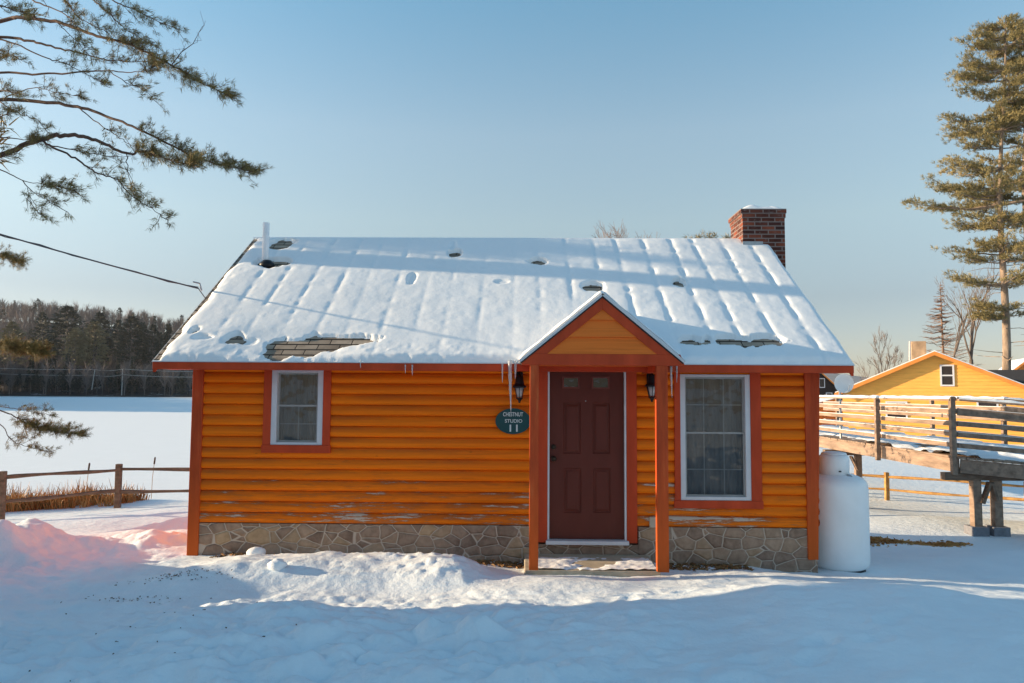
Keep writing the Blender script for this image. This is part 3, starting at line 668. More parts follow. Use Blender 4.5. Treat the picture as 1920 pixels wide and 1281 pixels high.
b = MB(); b.box(cx0-.006, cx0+.30, CY-.012, CY-.002, RZ-.30, PZ(453, CY, 1400)); b.obj('flashing', M['grey_metal'], chim)
v0 = roofpt(497, 498); vt = P(497, 418, v0.y)
b = MB(); b.tube([v0-Vector((0, 0, .1)), Vector((v0.x, v0.y, vt.z))], .048, 20); vp = b.obj('vent_pipe', M['pvc'], cabin, smooth=True, bevel=.006)
b = MB(); b.lathe(v0+Vector((.04, -.03, .02)), [(.12, -.06), (.11, .0), (.06, .05)], 20); b.obj('pipe_boot', M['black'], vp, smooth=True)
# ------------------------------------------------------------------ lanterns, sign, outlet, icicles
def lantern(px, py, label):
    c = P(px, py, WY-.16); y = WY-.16
    t_ = thing('wall_lantern', (c.x, WY-.03, c.z), label, 'wall lamp', 'black wall lanterns beside the door')
    h = lambda q: c.z+q
    b = MB(); b.lathe((c.x, y, c.z), [(.012, .165), (.03, .155), (.045, .13), (.052, .07), (.06, .045), (.075, .035), (.085, .018), (.078, .012)], 20); b.obj('cap', M['black'], t_, smooth=True)
    b = MB(); b.lathe((c.x, y, c.z), [(.048, .012), (.026, -.10)], 12); b.obj('lamp_glass', M['lamp_glass'], t_, smooth=True)
    b = MB()
    for k in range(6):
        a = 2*math.pi*(k+.5)/6; b.bar((c.x+.062*math.cos(a), y+.062*math.sin(a), h(.014)), (c.x+.034*math.cos(a), y+.034*math.sin(a), h(-.11)), .007, .007)
    b.lathe((c.x, y, c.z), [(.04, -.105), (.042, -.115), (.025, -.13), (.012, -.15), (.014, -.158), (.004, -.17)], 16); b.obj('cage', M['black'], t_)
    b = MB(); b.box(c.x-.04, c.x+.04, WY-.05, WY-.034, h(.0), h(.2)); b.tube([(c.x, WY-.045, h(.16)), (c.x, WY-.09, h(.2)), (c.x, y, h(.165))], .009, 8); b.obj('bracket', M['black'], t_)
lantern(974, 729, 'black wall lantern left of the maroon door above the green oval sign')
lantern(1222, 727, 'black wall lantern right of the maroon door partly behind the porch post')
sg = P(962, 790, WY-.075); sx_, sz_ = 33/F_PX*(WY-.075), 24/F_PX*(WY-.075)
b = MB(); n = 48; ring_ = [(sg.x+sx_*math.cos(2*math.pi*k/n), WY-.075, sg.z+sz_*math.sin(2*math.pi*k/n)) for k in range(n)]
b.prism(ring_, (0, .03, 0)); sign = b.obj('oval_sign', M['sign']); tag(sign, 'dark green oval cabin sign with white lettering and the number 11', 'sign')
def text(body, px, py, hpx, wpx, name='lettering'):
    cu = bpy.data.curves.new(name, 'FONT'); cu.body = body; cu.align_x = 'CENTER'; cu.align_y = 'CENTER'; cu.size = 1; cu.extrude = .02; cu.offset = .012
    o = bpy.data.objects.new('t', cu); COL.objects.link(o); dg = bpy.context.evaluated_depsgraph_get(); me = bpy.data.meshes.new_from_object(o.evaluated_get(dg)); bpy.data.objects.remove(o)
    a = np.array([v.co[:] for v in me.vertices]); w_ = a[:, 0].max()-a[:, 0].min(); h_ = a[:, 1].max()-a[:, 1].min(); cx_ = (a[:, 0].max()+a[:, 0].min())/2; cy_ = (a[:, 1].max()+a[:, 1].min())/2
    c = P(px, py, WY-.078); sx, sy = wpx/F_PX*WY/w_, hpx/F_PX*WY/h_
    for v in me.vertices:
        x, y, z = v.co; v.co = (c.x+(x-cx_)*sx, WY-.0765-z*.12, c.z+(y-cy_)*sy)
    return link_mesh(name, me, M['lettering'], sign)
text('CHESTNUT', 962, 777, 7.5, 37); text('STUDIO', 963, 789.5, 6.5, 32); text('11', 963, 803, 13, 15)
c = P(1224, 980, WY-.06); b = MB(); b.box(c.x-.04, c.x+.04, WY-.075, WY-.034, c.z-.06, c.z+.065); ob = b.obj('outlet_box', simple('beige plastic', (.5, .42, .32), .5), bevel=.01)
tag(ob, 'small beige outlet box on the siding beside the right porch post', 'outlet')
ICG = 'icicles hanging from the eaves'
def icicle(px, p0, p1, Y, r, label, curve=0):
    a = P(px, p0, Y); e = P(px+curve, p1, Y); L = a.z-e.z; n = 9; pts = []; rad = []
    for i in range(n+1):
        t_ = i/n; pts.append((a.x+(e.x-a.x)*t_, Y+.004*math.sin(t_*9), a.z-L*t_)); rad.append(r*((1-t_)**.8)*(1+.12*math.sin(t_*23))+.0018)
    b = MB(); b.tube(pts, rad, 8); tag(b.obj('icicle', M['ice'], smooth=True), label, 'icicle', ICG)
yl = EY-.03
icicle(942, 682, 718, yl, .010, 'thin icicle at the eave, leftmost of the cluster left of the porch')
icicle(956, 676, 775, yl, .024, 'longest thick icicle hanging left of the porch in front of the green sign', 2)
icicle(967, 676, 711, yl, .018, 'short thick icicle just left of the porch gable foot', -1)
icicle(760, 684, 700, yl, .007, 'tiny icicle on the fascia midway between small window and lantern')
icicle(773, 684, 704, yl, .009, 'stubby icicle on the fascia right of the tiny one')
icicle(676, 676, 690, yl, .006, 'very small icicle under the exposed shingles right of the small window')
icicle(1258, 686, 747, yl, .013, 'long thin icicle right of the right porch post', 2)
icicle(1269, 686, 718, yl, .009, 'thin shorter icicle nearest the large window')
# ------------------------------------------------------------------ propane tank
TX, TY = P(1567, 900, 9.45).x, 9.45; zb_, zs_ = PZ(1062, TY, 1580), PZ(899, TY, 1580); tr = P(1625, 980, TY).x-TX
tank = thing('propane_tank', (TX, TY, zb_), 'large upright white propane tank standing in snow at the right cabin corner', 'propane tank')
hb = zs_-zb_; prof = [(tr*.80, 0), (tr*.9, .015), (tr*.985, .06), (tr, .12)]+[(tr, .12+(hb-.24)*k/4) for k in range(1, 5)]+[(tr*.985, hb-.055), (tr*.94, hb-.01), (tr*.83, hb+.03), (tr*.6, hb+.055), (tr*.3, hb+.07), (.01, hb+.075)]
b = MB(); b.lathe((TX, TY, zb_), prof, 64); b.obj('tank_body', M['tank'], tank, smooth=True)
b = MB(); b.lathe((TX-.03, TY-.03, zb_+hb+.03), [(.172, 0), (.18, .22), (.174, .255), (.15, .28), (.08, .292), (.01, .295)], 40); col_ = b.obj('valve_cover', M['tank'], tank, smooth=True)
b = MB(); b.lathe((TX-.03, TY-.03, zb_+hb+.283+.03), [(.15, 0), (.14, .02), (.09, .032), (.01, .036)], 32); b.obj('snow_cap', M['snow_roof'], col_, smooth=True)
b = MB(); b.box(TX-.045, TX-.02, TY-.222, TY-.2, zb_+hb+.11, zb_+hb+.125); b.obj('cover_latch', M['black'], col_)
b = MB(); b.tube([(TX+.08, TY-.22, zb_+hb+.05), (TX+.08, TY-.15, zb_+hb+.05)], .032, 16); b.tube([(TX+.08, TY-.17, zb_+hb+.04), (TX+.14, TY-.17, zb_+hb+.045)], .014, 10); b.obj('valve', M['grey_metal'], tank, smooth=True)
b = MB(); b.lathe((TX, TY, zb_-.06), [(tr*.86, 0), (tr*.86, .065), (tr*.8, .07)], 48); b.obj('foot_ring', M['black'], tank)
b = MB(); b.lathe((TX, TY, zb_+hb-.02), [(tr*.9, .012), (tr*.85, .045), (tr*.6, .085), (tr*.5, .09)], 48); b.obj('snow_layer', M['snow_roof'], tank, smooth=True)
# ------------------------------------------------------------------ ramp at the right
RX = 8.0; RW = 2.7; DZ = -1.13
NEAR = [Vector((RX, 27, DZ)), Vector((RX, 14, DZ)), Vector((13.6, 12.6, DZ-.45))]
FAR = [Vector((RX+RW, 27, DZ)), Vector((RX+RW, 16.9, DZ)), Vector((14.2, 16.1, DZ-.36))]
def dkz(y): return DZ
ramp = thing('wooden_ramp', (RX+RW/2, 14, tz(RX, 14)), 'raised wooden walkway with slatted railings and snow on its deck', 'walkway')
up = Vector((0, 0, 1))
def rail_run(path, out, posts, tall):
    for k in (0, 1):
        a, e = path[k], path[k+1]; d = (e-a).normalized(); o = Vector((out[k][0], out[k][1], 0))*.07; inn = -o*.93
        b = MB(); b.bar(a+d*.02-up*.17, e-d*.02-up*.17, .05, .25); b.obj('stringer', M['ramp_wood'], ramp, bevel=.004)
        for q, (hgt, th) in enumerate(((.20, .085), (.40, .085), (.60, .085), (.82, .085 if k == 0 else .13))):
            b = MB(); b.bar(a+o+inn+up*hgt, e+o+inn+up*(hgt+.012*math.sin(q*3+k)), .035, th); rl = b.obj('rail', M['ramp_wood'], ramp, bevel=.004)
            b = MB(); b.bar(a+o+inn+up*(hgt+th/2+.005), e+o+inn+up*(hgt+th/2+.005+.012*math.sin(q*3+k)), .028, .009); b.obj('rail_snow', M['snow_roof'], rl)
        b = MB(); b.bar(a+o+up*1.04, e+o+up*1.04, .14, .035); hr = b.obj('handrail', M['ramp_wood'], ramp, bevel=.004)
        n = 300; V = []; Fq = []; sd = Vector((-d.y, d.x, 0)).normalized()
        for i in range(n+1):
            p = a.lerp(e, i/n)+o; hsn = .04+.03*float(fbm(np.array([i*.09]), np.array([p.x]), 3, 6)[0])
            for dx, dz in ((-.066, 0), (-.058, hsn*.7), (-.02, hsn), (.03, hsn), (.058, hsn*.7), (.066, 0)): V.append(tuple(p+sd*dx+up*(1.058+max(0, dz))))
        for i in range(n):
            for m in range(5): Fq.append((i*6+m, i*6+6+m, i*6+6+m+1, i*6+m+1))
        np_obj('handrail_snow', V, Fq, M['snow_roof'], hr, smooth=True)
    for k, dist in posts:
        a, e = path[k], path[k+1]; d = (e-a).normalized(); p = a+d*dist+Vector((out[k][0], out[k][1], 0))*.075
        b = MB(); tp = 1.09 if tall and k == 0 and abs(p.y-14) < .3 else 1.022
        b.box(p.x-.045, p.x+.045, p.y-.045, p.y+.045, p.z-.34, p.z+tp); b.obj('rail_post', M['ramp_wood'], ramp, bevel=.005)
rail_run(NEAR, ((-1, 0), (-.24, -.97)), ((0, 1), (0, 3.6), (0, 6.3), (0, 10), (0, 12.97), (1, 2.9), (1, 5.6)), True)
rail_run(FAR, ((1, 0), (.22, .97)), ((0, 1), (0, 4), (0, 7), (0, 9.95), (1, 2.2)), False)
def fedge(P_, Q_, x): t_ = (x-P_.x)/(Q_.x-P_.x); return P_.lerp(Q_, t_)
b = MB(); yy = 16.95
while yy < 27: b.box(RX-.05+random.uniform(-.008, .008), RX+RW+.05, yy, yy+.13, DZ-.04, DZ-.003+random.uniform(-.004, .004)); yy += .142
xx = RX-.04
while xx < 13.4:
    a = fedge(NEAR[1], NEAR[2], xx); c = fedge(FAR[1], FAR[2], xx) if xx > FAR[1].x else Vector((xx, 16.94, DZ)); a = a+Vector((0, -.05-random.uniform(0, .012), 0)); zz = random.uniform(-.004, .004)
    b.prism([(xx, a.y, a.z-.04+zz), (xx+.13, a.y-.03, a.z-.046+zz), (xx+.13, c.y, c.z-.046+zz), (xx, c.y, c.z-.04+zz)], (0, 0, .037)); xx += .142
b.obj('deck', M['ramp_wood'], ramp)
n1, n2 = 420, 50; key = [0, 10.1, 13, 19]; nn = [(RX, 27, DZ), (RX, 16.9, DZ), (RX, 14, DZ), (13.5, 12.63, DZ-.442)]; ff = [(RX+RW, 27, DZ), (RX+RW, 17.3, DZ), (RX+RW, 16.9, DZ), (13.5, 16.27, DZ-.288)]
uu = np.linspace(0, 19, n1); A_ = np.stack([np.interp(uu, key, [q[c] for q in nn]) for c in range(3)], -1); B_ = np.stack([np.interp(uu, key, [q[c] for q in ff]) for c in range(3)], -1)
vv = np.linspace(.008, .992, n2)[None, :, None]; G_ = A_[:, None, :]*(1-vv)+B_[:, None, :]*vv
G_[..., 2] += -.012+.075*sstep(-.22, .18, fbm(G_[..., 0]*1.7, G_[..., 1]*1.3, 4, 44)+.25*sstep(.0, .3, vv[..., 0])-.12)+.015*fbm(G_[..., 0]*7, G_[..., 1]*7, 3, 45)
idx = np.arange(n1*n2).reshape(n1, n2); np_obj('deck_snow', G_, np.stack([idx[:-1, :-1], idx[1:, :-1], idx[1:, 1:], idx[:-1, 1:]], -1).reshape(-1, 4), M['snow'], ramp, smooth=True)
def bent(y, x1_, x2_, single=False):
    b = MB(); z = DZ-.30
    b.box(RX-.25, RX+RW+.1, y-.08, y+.08, z-.14, z); b.obj('cross_beam', M['weathered'], ramp, bevel=.005)
    for i, x_ in enumerate((x2_,) if single else (x1_, x2_, RX+RW-.3)):
        g_ = tz(x_, y)
        b = MB(); b.box(x_-.075, x_+.075, y-.075, y+.075, g_+.12, z-.141); b.obj('support_post', M['ramp_wood'], ramp, bevel=.006)
        b = MB(); b.box(x_-.15, x_+.15, y-.15, y+.15, g_-.3, g_+.16); b.obj('concrete_footing', M['concrete'], ramp, bevel=.01)
    mid = (x1_+x2_)/2
    if not single: b = MB(); b.bar((x1_+.06, y-.1, z-.55), (mid+.02, y-.1, z-.16), .05, .12, (0, 1, 0)); b.obj('brace', M['weathered'], ramp, bevel=.004)
    b = MB(); b.bar((x2_-.06, y-.1, z-.5), (mid+.04, y-.1, z-.16), .05, .12, (0, 1, 0)); b.obj('brace', M['weathered'], ramp, bevel=.004)
bent(14.1, RX+.34, RX+.72); bent(19.6, RX+.1, RX+.62, True)
# dish beside the walkway
dc = P(1582, 719, 19.3); gz = tz(dc.x, 19.3+.25)
dish = thing('satellite_dish', (dc.x, 19.55, gz), 'round pale satellite dish on a pole behind the walkway railing', 'satellite dish')
b = MB(); n = 32
prof = [(.01, -.05), (.12, -.04), (.2, -.015), (.245, .012), (.25, .018), (.245, .006), (.2, -.025), (.12, -.052), (.01, -.062)]
b.lathe((dc.x, 19.3, dc.z), prof, n, 'Y'); b.obj('dish', M['tank'], dish, smooth=True)
b = MB(); b.tube([(dc.x, 19.55, gz-.1), (dc.x, 19.55, dc.z-.02)], .03, 12); b.obj('pole', M['grey_metal'], dish, smooth=True)
b = MB(); b.box(dc.x-.05, dc.x+.05, 19.37, 19.6, dc.z-.08, dc.z+.06); b.obj('mount', M['black'], dish)
b = MB(); b.tube([(dc.x, 19.28, dc.z-.24), (dc.x+.02, 19.1, dc.z-.2), (dc.x+.01, 18.98, dc.z-.05)], .008, 6); b.obj('feed_arm', M['grey_metal'], dish)
# ------------------------------------------------------------------ fences
def fence(name, posts, rails, mat, label, pr=.055, ph=.95, wob=.02, snow=False):
    x, y = posts[0]; root = thing(name, (x, y, tz(x, y)), label, 'fence'); tops = []
    for x, y in posts:
        g_ = tz(x, y); b = MB(); b.box(x-pr, x+pr, y-pr, y+pr, g_-.2, g_+ph, ); b.obj('post', mat, root, bevel=.012); tops.append(g_)
    for i in range(len(posts)-1):
        for h in rails:
            (x0, y0), (x1, y1) = posts[i], posts[i+1]; pts = []; rad = []; n = 10
            for k in range(n+1):
                t_ = k/n; pts.append((x0+(x1-x0)*t_, y0+(y1-y0)*t_-.0, tops[i]+h+(tops[i+1]-tops[i])*t_+wob*math.sin(t_*5+i+h*7)*.6)); rad.append(.036+.008*math.sin(t_*11+i*3+h*5))
            b = MB(); b.tube(pts, rad, 7); b.obj('rail', mat, root, smooth=False)
    return root
fp = P(220, 952, 15.8); f0 = P(2, 955, 14.2)
fence('split_rail_fence', [(f0.x*1.42, 12.2), (f0.x, 14.2), (fp.x, 15.8), (-4.6, 16.2), (-1.2, 16.4)], (.35, .80), M['fence_wood'], 'old grey split rail fence with drooping rails along the frozen lake', ph=.92)
fence('split_rail_fence', [(PX(1440, 23), 23), (PX(1657, 21.5), 21.5), (PX(1917, 19.5), 19.5), (17, 18)], (.30, .66), M['fence_warm'], 'tan split rail fence seen beneath the raised wooden walkway', ph=.78)
# ------------------------------------------------------------------ blades: reeds, leaves
def blades(base, dirs, length, width, bend=0.2):
    """base (n,3), dirs (n,3): thin two-part blades"""
    n = len(base); dirs = dirs/np.linalg.norm(dirs, axis=1, keepdims=True)
    sd = np.cross(dirs, rng.normal(size=(n, 3))); sd /= np.linalg.norm(sd, axis=1, keepdims=True)+1e-9
    L = np.asarray(length).reshape(-1, 1)*np.ones((n, 1)); Wd = np.asarray(width).reshape(-1, 1)*np.ones((n, 1))
    mid = base+dirs*L*.5; tip = base+dirs*L+np.array([0, 0, -1])*L*bend*rng.random((n, 1))
    V = np.stack([base-sd*Wd*.5, base+sd*Wd*.5, mid+sd*Wd*.5, mid-sd*Wd*.5, tip+sd*Wd*.12, tip-sd*Wd*.12], 1).reshape(-1, 3)
    i = np.arange(n)[:, None]*6
    Fq = np.concatenate([i+np.array([[0, 1, 2, 3]]), i+np.array([[3, 2, 4, 5]])], 0)
    return V, Fq
def merge(L):
    V = []; Fq = []; o = 0
    for v, f in L: V.append(v); Fq.append(f+o); o += len(v)
    return np.concatenate(V), np.concatenate(Fq)
n = 15000
xx = rng.uniform(-14.5, -4.6, n); yc = 15.9-.32*np.maximum(0, -8.4-xx)*1.0
yy = yc+.75+rng.uniform(-.45, .6, n)
clump = fbm(xx*1.6, yy*.8, 3, 99); dens = np.where(xx < -8.6, .0, .10)+np.where(xx < -5.6, 0, -.35)
keep = clump > -.16+dens*.6; xx, yy = xx[keep], yy[keep]; n = len(xx)
zz = terrain(xx, yy)-.05
hgt = (.24+.42*rng.random(n)**1.5)*(1+.8*fbm(xx*1.2, yy, 2, 98))
d = np.stack([rng.normal(0, .28, n), rng.normal(0, .28, n), np.ones(n)], 1)
V, Fq = blades(np.stack([xx, yy, zz], 1), d, hgt*1.1, .016, .5)
o = np_obj('dry_reeds', V, Fq, M['reed'], recenter=False); tag(o, 'dry orange brown reeds and grass along the lakeside fence', 'reeds', kind='stuff')
for px, py0, py1, Y, lab in ((166, 900, 868, 17, 'lone dark cattail head above the left span of the lakeside fence'), (289, 900, 857, 17.5, 'lone dark cattail head rising behind the fence near the cabin corner')):
    a = P(px-4, py1+40, Y); e = P(px, py1+14, Y); tp = P(px+2, py1, Y); t_ = thing('cattail', (a.x, Y, tz(a.x, Y)), lab, 'cattail', 'cattails behind the lakeside fence')
    b = MB(); b.tube([(a.x, Y, tz(a.x, Y)-.05), (a.x+.01, Y, a.z), e], .006, 6); b.obj('stalk', M['reed'], t_)
    b = MB(); b.tube([e, e+(tp-e)*.1, e+(tp-e)*.9, tp], [.008, .02, .02, .006], 8); b.obj('seed_head', M['bark'], t_, smooth=True)
# fallen leaves along the foundation and under the walkway
def leaves(name, xs, ys, size, lab, mat=M['dead_leaf']):
    n = len(xs); z = terrain(xs, ys)+.008
    d = np.stack([rng.normal(0, 1, n), rng.normal(0, 1, n), np.abs(rng.normal(0, .15, n))], 1)
    V, Fq = blades(np.stack([xs, ys, z], 1), d, size*(.5+rng.random(n)), size*.5, .2)
    tag(np_obj(name, V, Fq, mat, recenter=False), lab, 'leaf litter', kind='stuff')
xs = np.concatenate([rng.normal(-3.35, .15, 90), rng.uniform(-.55, 0.1, 260), rng.uniform(1.65, 2.6, 330)]); ys = np.concatenate([rng.normal(8.83, .04, 90), rng.uniform(8.6, 8.95, 260), rng.uniform(8.62, 8.95, 330)])
leaves('leaf_litter', xs, ys, .05, 'dead leaves and straw lying along the stone base of the cabin')
tt = rng.random(2600)**1.3; ls = P(1625, 965, 11.6); le = P(1800, 990, 13.0)
leaves('dead_grass', 5.1+tt*2.5+rng.normal(0, .1, 2600), 12.75+.6*tt+rng.normal(0, .22, 2600)*(1-tt*.7), .06, 'strip of bare brown dead grass showing between the tank and the walkway footings', M['reed'])
n = 170; cx_ = rng.choice([0, 0, 0, 1, 1, 2], n); xs = np.choose(cx_, [rng.normal(-3.45, .28, n), rng.normal(-3.7, .3, n), rng.normal(-3.0, .8, n)]); ys = np.choose(cx_, [rng.normal(7.55, .05, n), rng.normal(7.1, .06, n), rng.normal(6.0, .5, n)])
leaves('twig_debris', xs, ys, .020, 'dark twigs and bark crumbs scattered on the shaded snow before the cabin', M['bark'])
# snow clods
def clod(px, py, Y, r, lab, sd):
    c = P(px, py, Y); c.z = tz(c.x, Y)+r*.45; th = np.linspace(0, math.pi, 15); ph = np.linspace(0, 2*math.pi, 25)[:-1]; V = []
    for a in th:
        for p in ph:
            v = np.array([math.sin(a)*math.cos(p)*1.25, math.sin(a)*math.sin(p), math.cos(a)*.85]); k = 1+.35*float(fbm(np.array([v[0]*1.3+sd]), np.array([v[1]*1.3+v[2]*1.7]), 3, sd)[0])
            V.append((c.x+v[0]*r*k, Y+v[1]*r*k, c.z+v[2]*r*k))
    n = 24; Fq = [(i*n+k, i*n+(k+1) % n, (i+1)*n+(k+1) % n, (i+1)*n+k) for i in range(14) for k in range(n)]
    tag(np_obj('snow_chunk', V, Fq, M['snow'], smooth=True), lab, 'snow chunk', 'snow chunks on the shovelled pile')
clod(480, 1028, 8.72, .085, 'rounded snow chunk resting against the stone base near the left corner', 3)
clod(519, 1080, 7.75, .075, 'rounded shaded snow chunk on the front of the shovelled pile', 8)
# ------------------------------------------------------------------ trees
def grow(b, p, d, L, r, lvl, tips, spread=.6, up=.15, nseg=4, sides=5, mn=.004, kids=(3, 4)):
    pts = [p]; rad = [r]; q = p.copy(); dd = d.normalized()
    for i in range(nseg):
        dd = (dd+Vector((random.gauss(0, .12), random.gauss(0, .12), random.gauss(0, .08)+up*.25))).normalized()
        q = q+dd*L/nseg; pts.append(q.copy()); rad.append(max(mn, r*(1-.62*(i+1)/nseg)))
    b.tube(pts, rad, max(3, sides-0), cap=False)
    if lvl == 0: tips.append((pts[-1], dd)); return
    for k in range(random.randint(*kids)):
        t_ = random.uniform(.3, 1); i = min(nseg-1, int(t_*nseg)); a = pts[i].lerp(pts[i+1], t_*nseg-i)
        ax = dd.orthogonal().normalized(); ax.rotate(Quaternion(dd, random.uniform(0, 6.283)))
        nd = (dd+ax*random.uniform(.5, 1)*spread*1.5+Vector((0, 0, up))).normalized()
        grow(b, a, nd, L*random.uniform(.5, .72), max(mn, r*.5), lvl-1, tips, spread, up, nseg, max(3, sides-1), mn, kids)
def tuft(centers, axes, n, L, Wd, spread=.8, bend=.15):
    c = np.repeat(centers, n, 0); a = np.repeat(axes, n, 0)
    d = a+rng.normal(0, spread, a.shape)
    return blades(c+rng.normal(0, L*.15, c.shape), d, L*(.6+.6*rng.random(len(c))), Wd, bend)
# --- overhanging pine at the left: the trunk stands outside the frame, its limbs reach in
def left_pine():
    K = .66; T0 = Vector((-6.9, 6.4, 0)); base = tz(T0.x, T0.y)
    t_ = thing('pine_tree', (T0.x, T0.y, base), 'overhanging pine whose limbs reach in from the left edge above the lake and roof', 'tree')
    b = MB(); b.tube([(T0.x, T0.y, base-.3), (T0.x+.02, T0.y, base+1), (T0.x-.05, T0.y, 1.5), (T0.x, T0.y-.08, 4), (T0.x-.1, T0.y-.1, 8), (T0.x, T0.y, 11)], [.36, .28, .25, .2, .12, .03], 16)
    b.obj('trunk', M['bark'], t_, smooth=True)
    L = [ # (depths from/to, [pixel points], thickness, foliage start, density)
     (10.6, 9.2, [(-160,70),(0,40),(38,33),(103,40),(155,58),(206,74),(240,82),(285,103),(343,134),(378,155),(440,186)], .045, .50, 1.5),
     (10.8, 10.2, [(-150,60),(0,70),(52,76),(103,89),(155,101),(206,113),(292,117)], .036, .75, .35),
     (9.9, 9.3, [(-20,72),(20,79),(79,106),(120,120),(172,144),(206,165)], .018, .55, .6),
     (10.9, 9.9, [(-160,150),(0,137),(69,139),(137,136),(203,132),(254,136),(290,125)], .030, .85, .3),
     (10.2, 9.6, [(203,132),(240,157),(265,165),(292,189)], .010, .15, 1.0),
     (10.6, 8.9, [(-160,195),(0,187),(86,192),(155,203),(206,220),(258,242),(326,275),(378,299),(430,312),(478,323)], .042, .55, 1.1),
     (10.3, 9.4, [(150,205),(190,235),(225,258),(262,282),(290,295)], .012, .3, .8),
     (9.8, 8.6, [(-170,370),(0,292),(69,264),(113,254),(155,256),(192,268),(237,288),(268,285),(326,302),(371,309)], .055, .72, .9),
     (9.3, 8.8, [(79,264),(103,278),(148,302),(179,323),(220,337),(247,367),(285,392),(312,412)], .022, .35, 1.2),
     (9.2, 8.7, [(237,288),(240,326),(252,371)], .010, .2, .8),
     (9.6, 9.0, [(95,272),(140,282),(180,290),(225,295)], .013, .2, 1.0),
     (10.0, 9.3, [(-150,240),(0,258),(69,264)], .022, .9, .3),
     (9.4, 8.6, [(-120,280),(0,319),(41,338),(86,347),(140,357)], .014, .70, .5),
     (8.9, 8.5, [(41,338),(62,361),(86,374),(131,402)], .009, .3, .6),
     (8.8, 8.5, [(52,352),(60,385),(90,412)], .006, .2, .9),
     (10.2, 9.3, [(40,-30),(60,0),(110,20),(140,45),(160,90)], .02, .25, .8),
     (10.4, 9.5, [(90,-30),(130,10),(150,35),(200,60)], .02, .2, 1.0),
     (9.9, 9.1, [(150,-30),(175,0),(213,34),(240,58),(300,92)], .018, .2, 1.0),
     (9.8, 9.0, [(170,-20),(210,0),(258,21),(292,38),(333,55)], .016, .25, 1.1),
     (9.7, 9.2, [(-40,-10),(0,10),(30,20),(70,35)], .02, .2, 1.1),
     (9.5, 9.0, [(110,45),(135,70),(165,100)], .01, .3, .7),
     (10.4, 9.8, [(-60,100),(-20,110),(20,105),(38,112)], .02, .3, 1.3),
     (10.3, 9.7, [(-80,215),(-30,225),(10,215),(16,205)], .02, .3, 1.0),
     (10.6, 9.9, [(-60,180),(0,170),(45,178)], .02, .1, 1.1),
     (10.5, 9.9, [(0,187),(60,165),(100,172),(150,180)], .012, .4, .9),
     (10.0, 9.5, [(0,190),(40,215),(70,225),(90,250)], .012, .2, .8),
     (9.8, 9.4, [(-60,310),(-20,300),(30,288)], .015, .3, .9),
     (12.6, 12.2, [(-140,440),(-60,470),(0,480),(40,492)], .02, .55, 1.1),
     (13.2, 12.6, [(-160,620),(-60,645),(0,652),(40,654),(78,660)], .022, .50, 5.0),
     (13.0, 12.5, [(-160,730),(-60,755),(0,770),(30,782),(60,800),(100,808),(152,815)], .024, .50, 2.2),
     (12.8, 12.6, [(-60,770),(0,795),(20,825),(60,840),(95,848)], .014, .4, 1.2),
     (12.8, 12.5, [(-20,760),(20,765),(60,772),(95,778)], .012, .3, 1.0),
    ]
    b = MB(); tc = []; ta = []
    for ya, yb, pts, th, fs, den in L:
        n = len(pts); W_ = []
        for i, (px, py) in enumerate(pts):
            Y = (ya+(yb-ya)*i/(n-1))*K; W_.append(P(px, py, Y))
        # resample with a slight wobble
        Q = []; m = 6
        for i in range(n-1):
            p0, p1, p2, p3 = W_[max(0, i-1)], W_[i], W_[i+1], W_[min(n-1, i+2)]
            for k in range(m):
                s = k/m; Q.append(.5*((2*p1)+(p2-p0)*s+(2*p0-5*p1+4*p2-p3)*s*s+(3*p1-p0-3*p2+p3)*s**3))
        Q.append(W_[-1]); N = len(Q)
        Q = [q+Vector((random.gauss(0, .004), random.gauss(0, .004), random.gauss(0, .004))) for q in Q]
        if pts[0][0] < -100:
            Q = [Vector((T0.x, T0.y, Q[0].z-.2+random.uniform(-.1, .1)))]+Q; N += 1
        b.tube(Q, [max(.0025, th*.72*K*(1-.88*i/(N-1))) for i in range(N)], 7)
        tot = sum((Q[i+1]-Q[i]).length for i in range(N-1))
        cnt = int(tot/K*12*den)+3
        for k in range(cnt):
            s = fs+(1-fs)*random.random()**.8; fi = s*(N-1); i = min(N-2, int(fi)); a = Q[i].lerp(Q[i+1], fi-i); dr = (Q[i+1]-Q[i]).normalized()
            sd = Vector((random.gauss(0, 1), random.gauss(0, 1), random.gauss(.25, .55))); sd = (sd-dr*sd.dot(dr)).normalized()
            tw = (dr*random.uniform(.3, 1.1)+sd*random.uniform(.4, 1)+Vector((0, 0, .1))).normalized(); tl = random.uniform(.06, .30)*(1.15-s*.5)*K
            e1 = a+tw*tl*.5+Vector((random.gauss(0, .01),)*3); e2 = a+tw*tl
            b.tube([a, e1, e2], [.0026, .002, .0014], 4, cap=False)
            for f in (.35, .6, .8, 1.0):
                if random.random() < .85:
                    q = a.lerp(e2, f)+Vector((random.gauss(0, .012), random.gauss(0, .012), random.gauss(0, .012))); tc.append(q); ta.append(tw+Vector((random.gauss(0, .3), random.gauss(0, .3), random.gauss(.15, .3))))
    # a bare twig above the upper limb
    m0 = [P(322, 122, 6.14), P(340, 98, 6.14), P(362, 82, 6.1), P(379, 50, 6.1)]; b.tube(m0, [.0045, .0035, .0028, .0012], 4, cap=False)
    for k in range(9):
        q = m0[k % 3].lerp(m0[k % 3+1], random.random()); b.tube([q, q+Vector((random.uniform(-.02, .04), random.gauss(0, .02), .03)), q+Vector((random.uniform(-.04, .06), random.gauss(0, .04), random.uniform(.06, .13)))], [.002, .0016, .001], 4, cap=False)
    b.obj('limbs', M['bark_limb'], t_, smooth=True)
    tc = np.array([q[:] for q in tc]); ta = np.array([q[:] for q in ta])
    V, Fq = tuft(tc, ta, 13, .044, .0024, .7, .15)
    np_obj('crown', V, Fq, M['needle'], t_)
    tc = []; ta = []
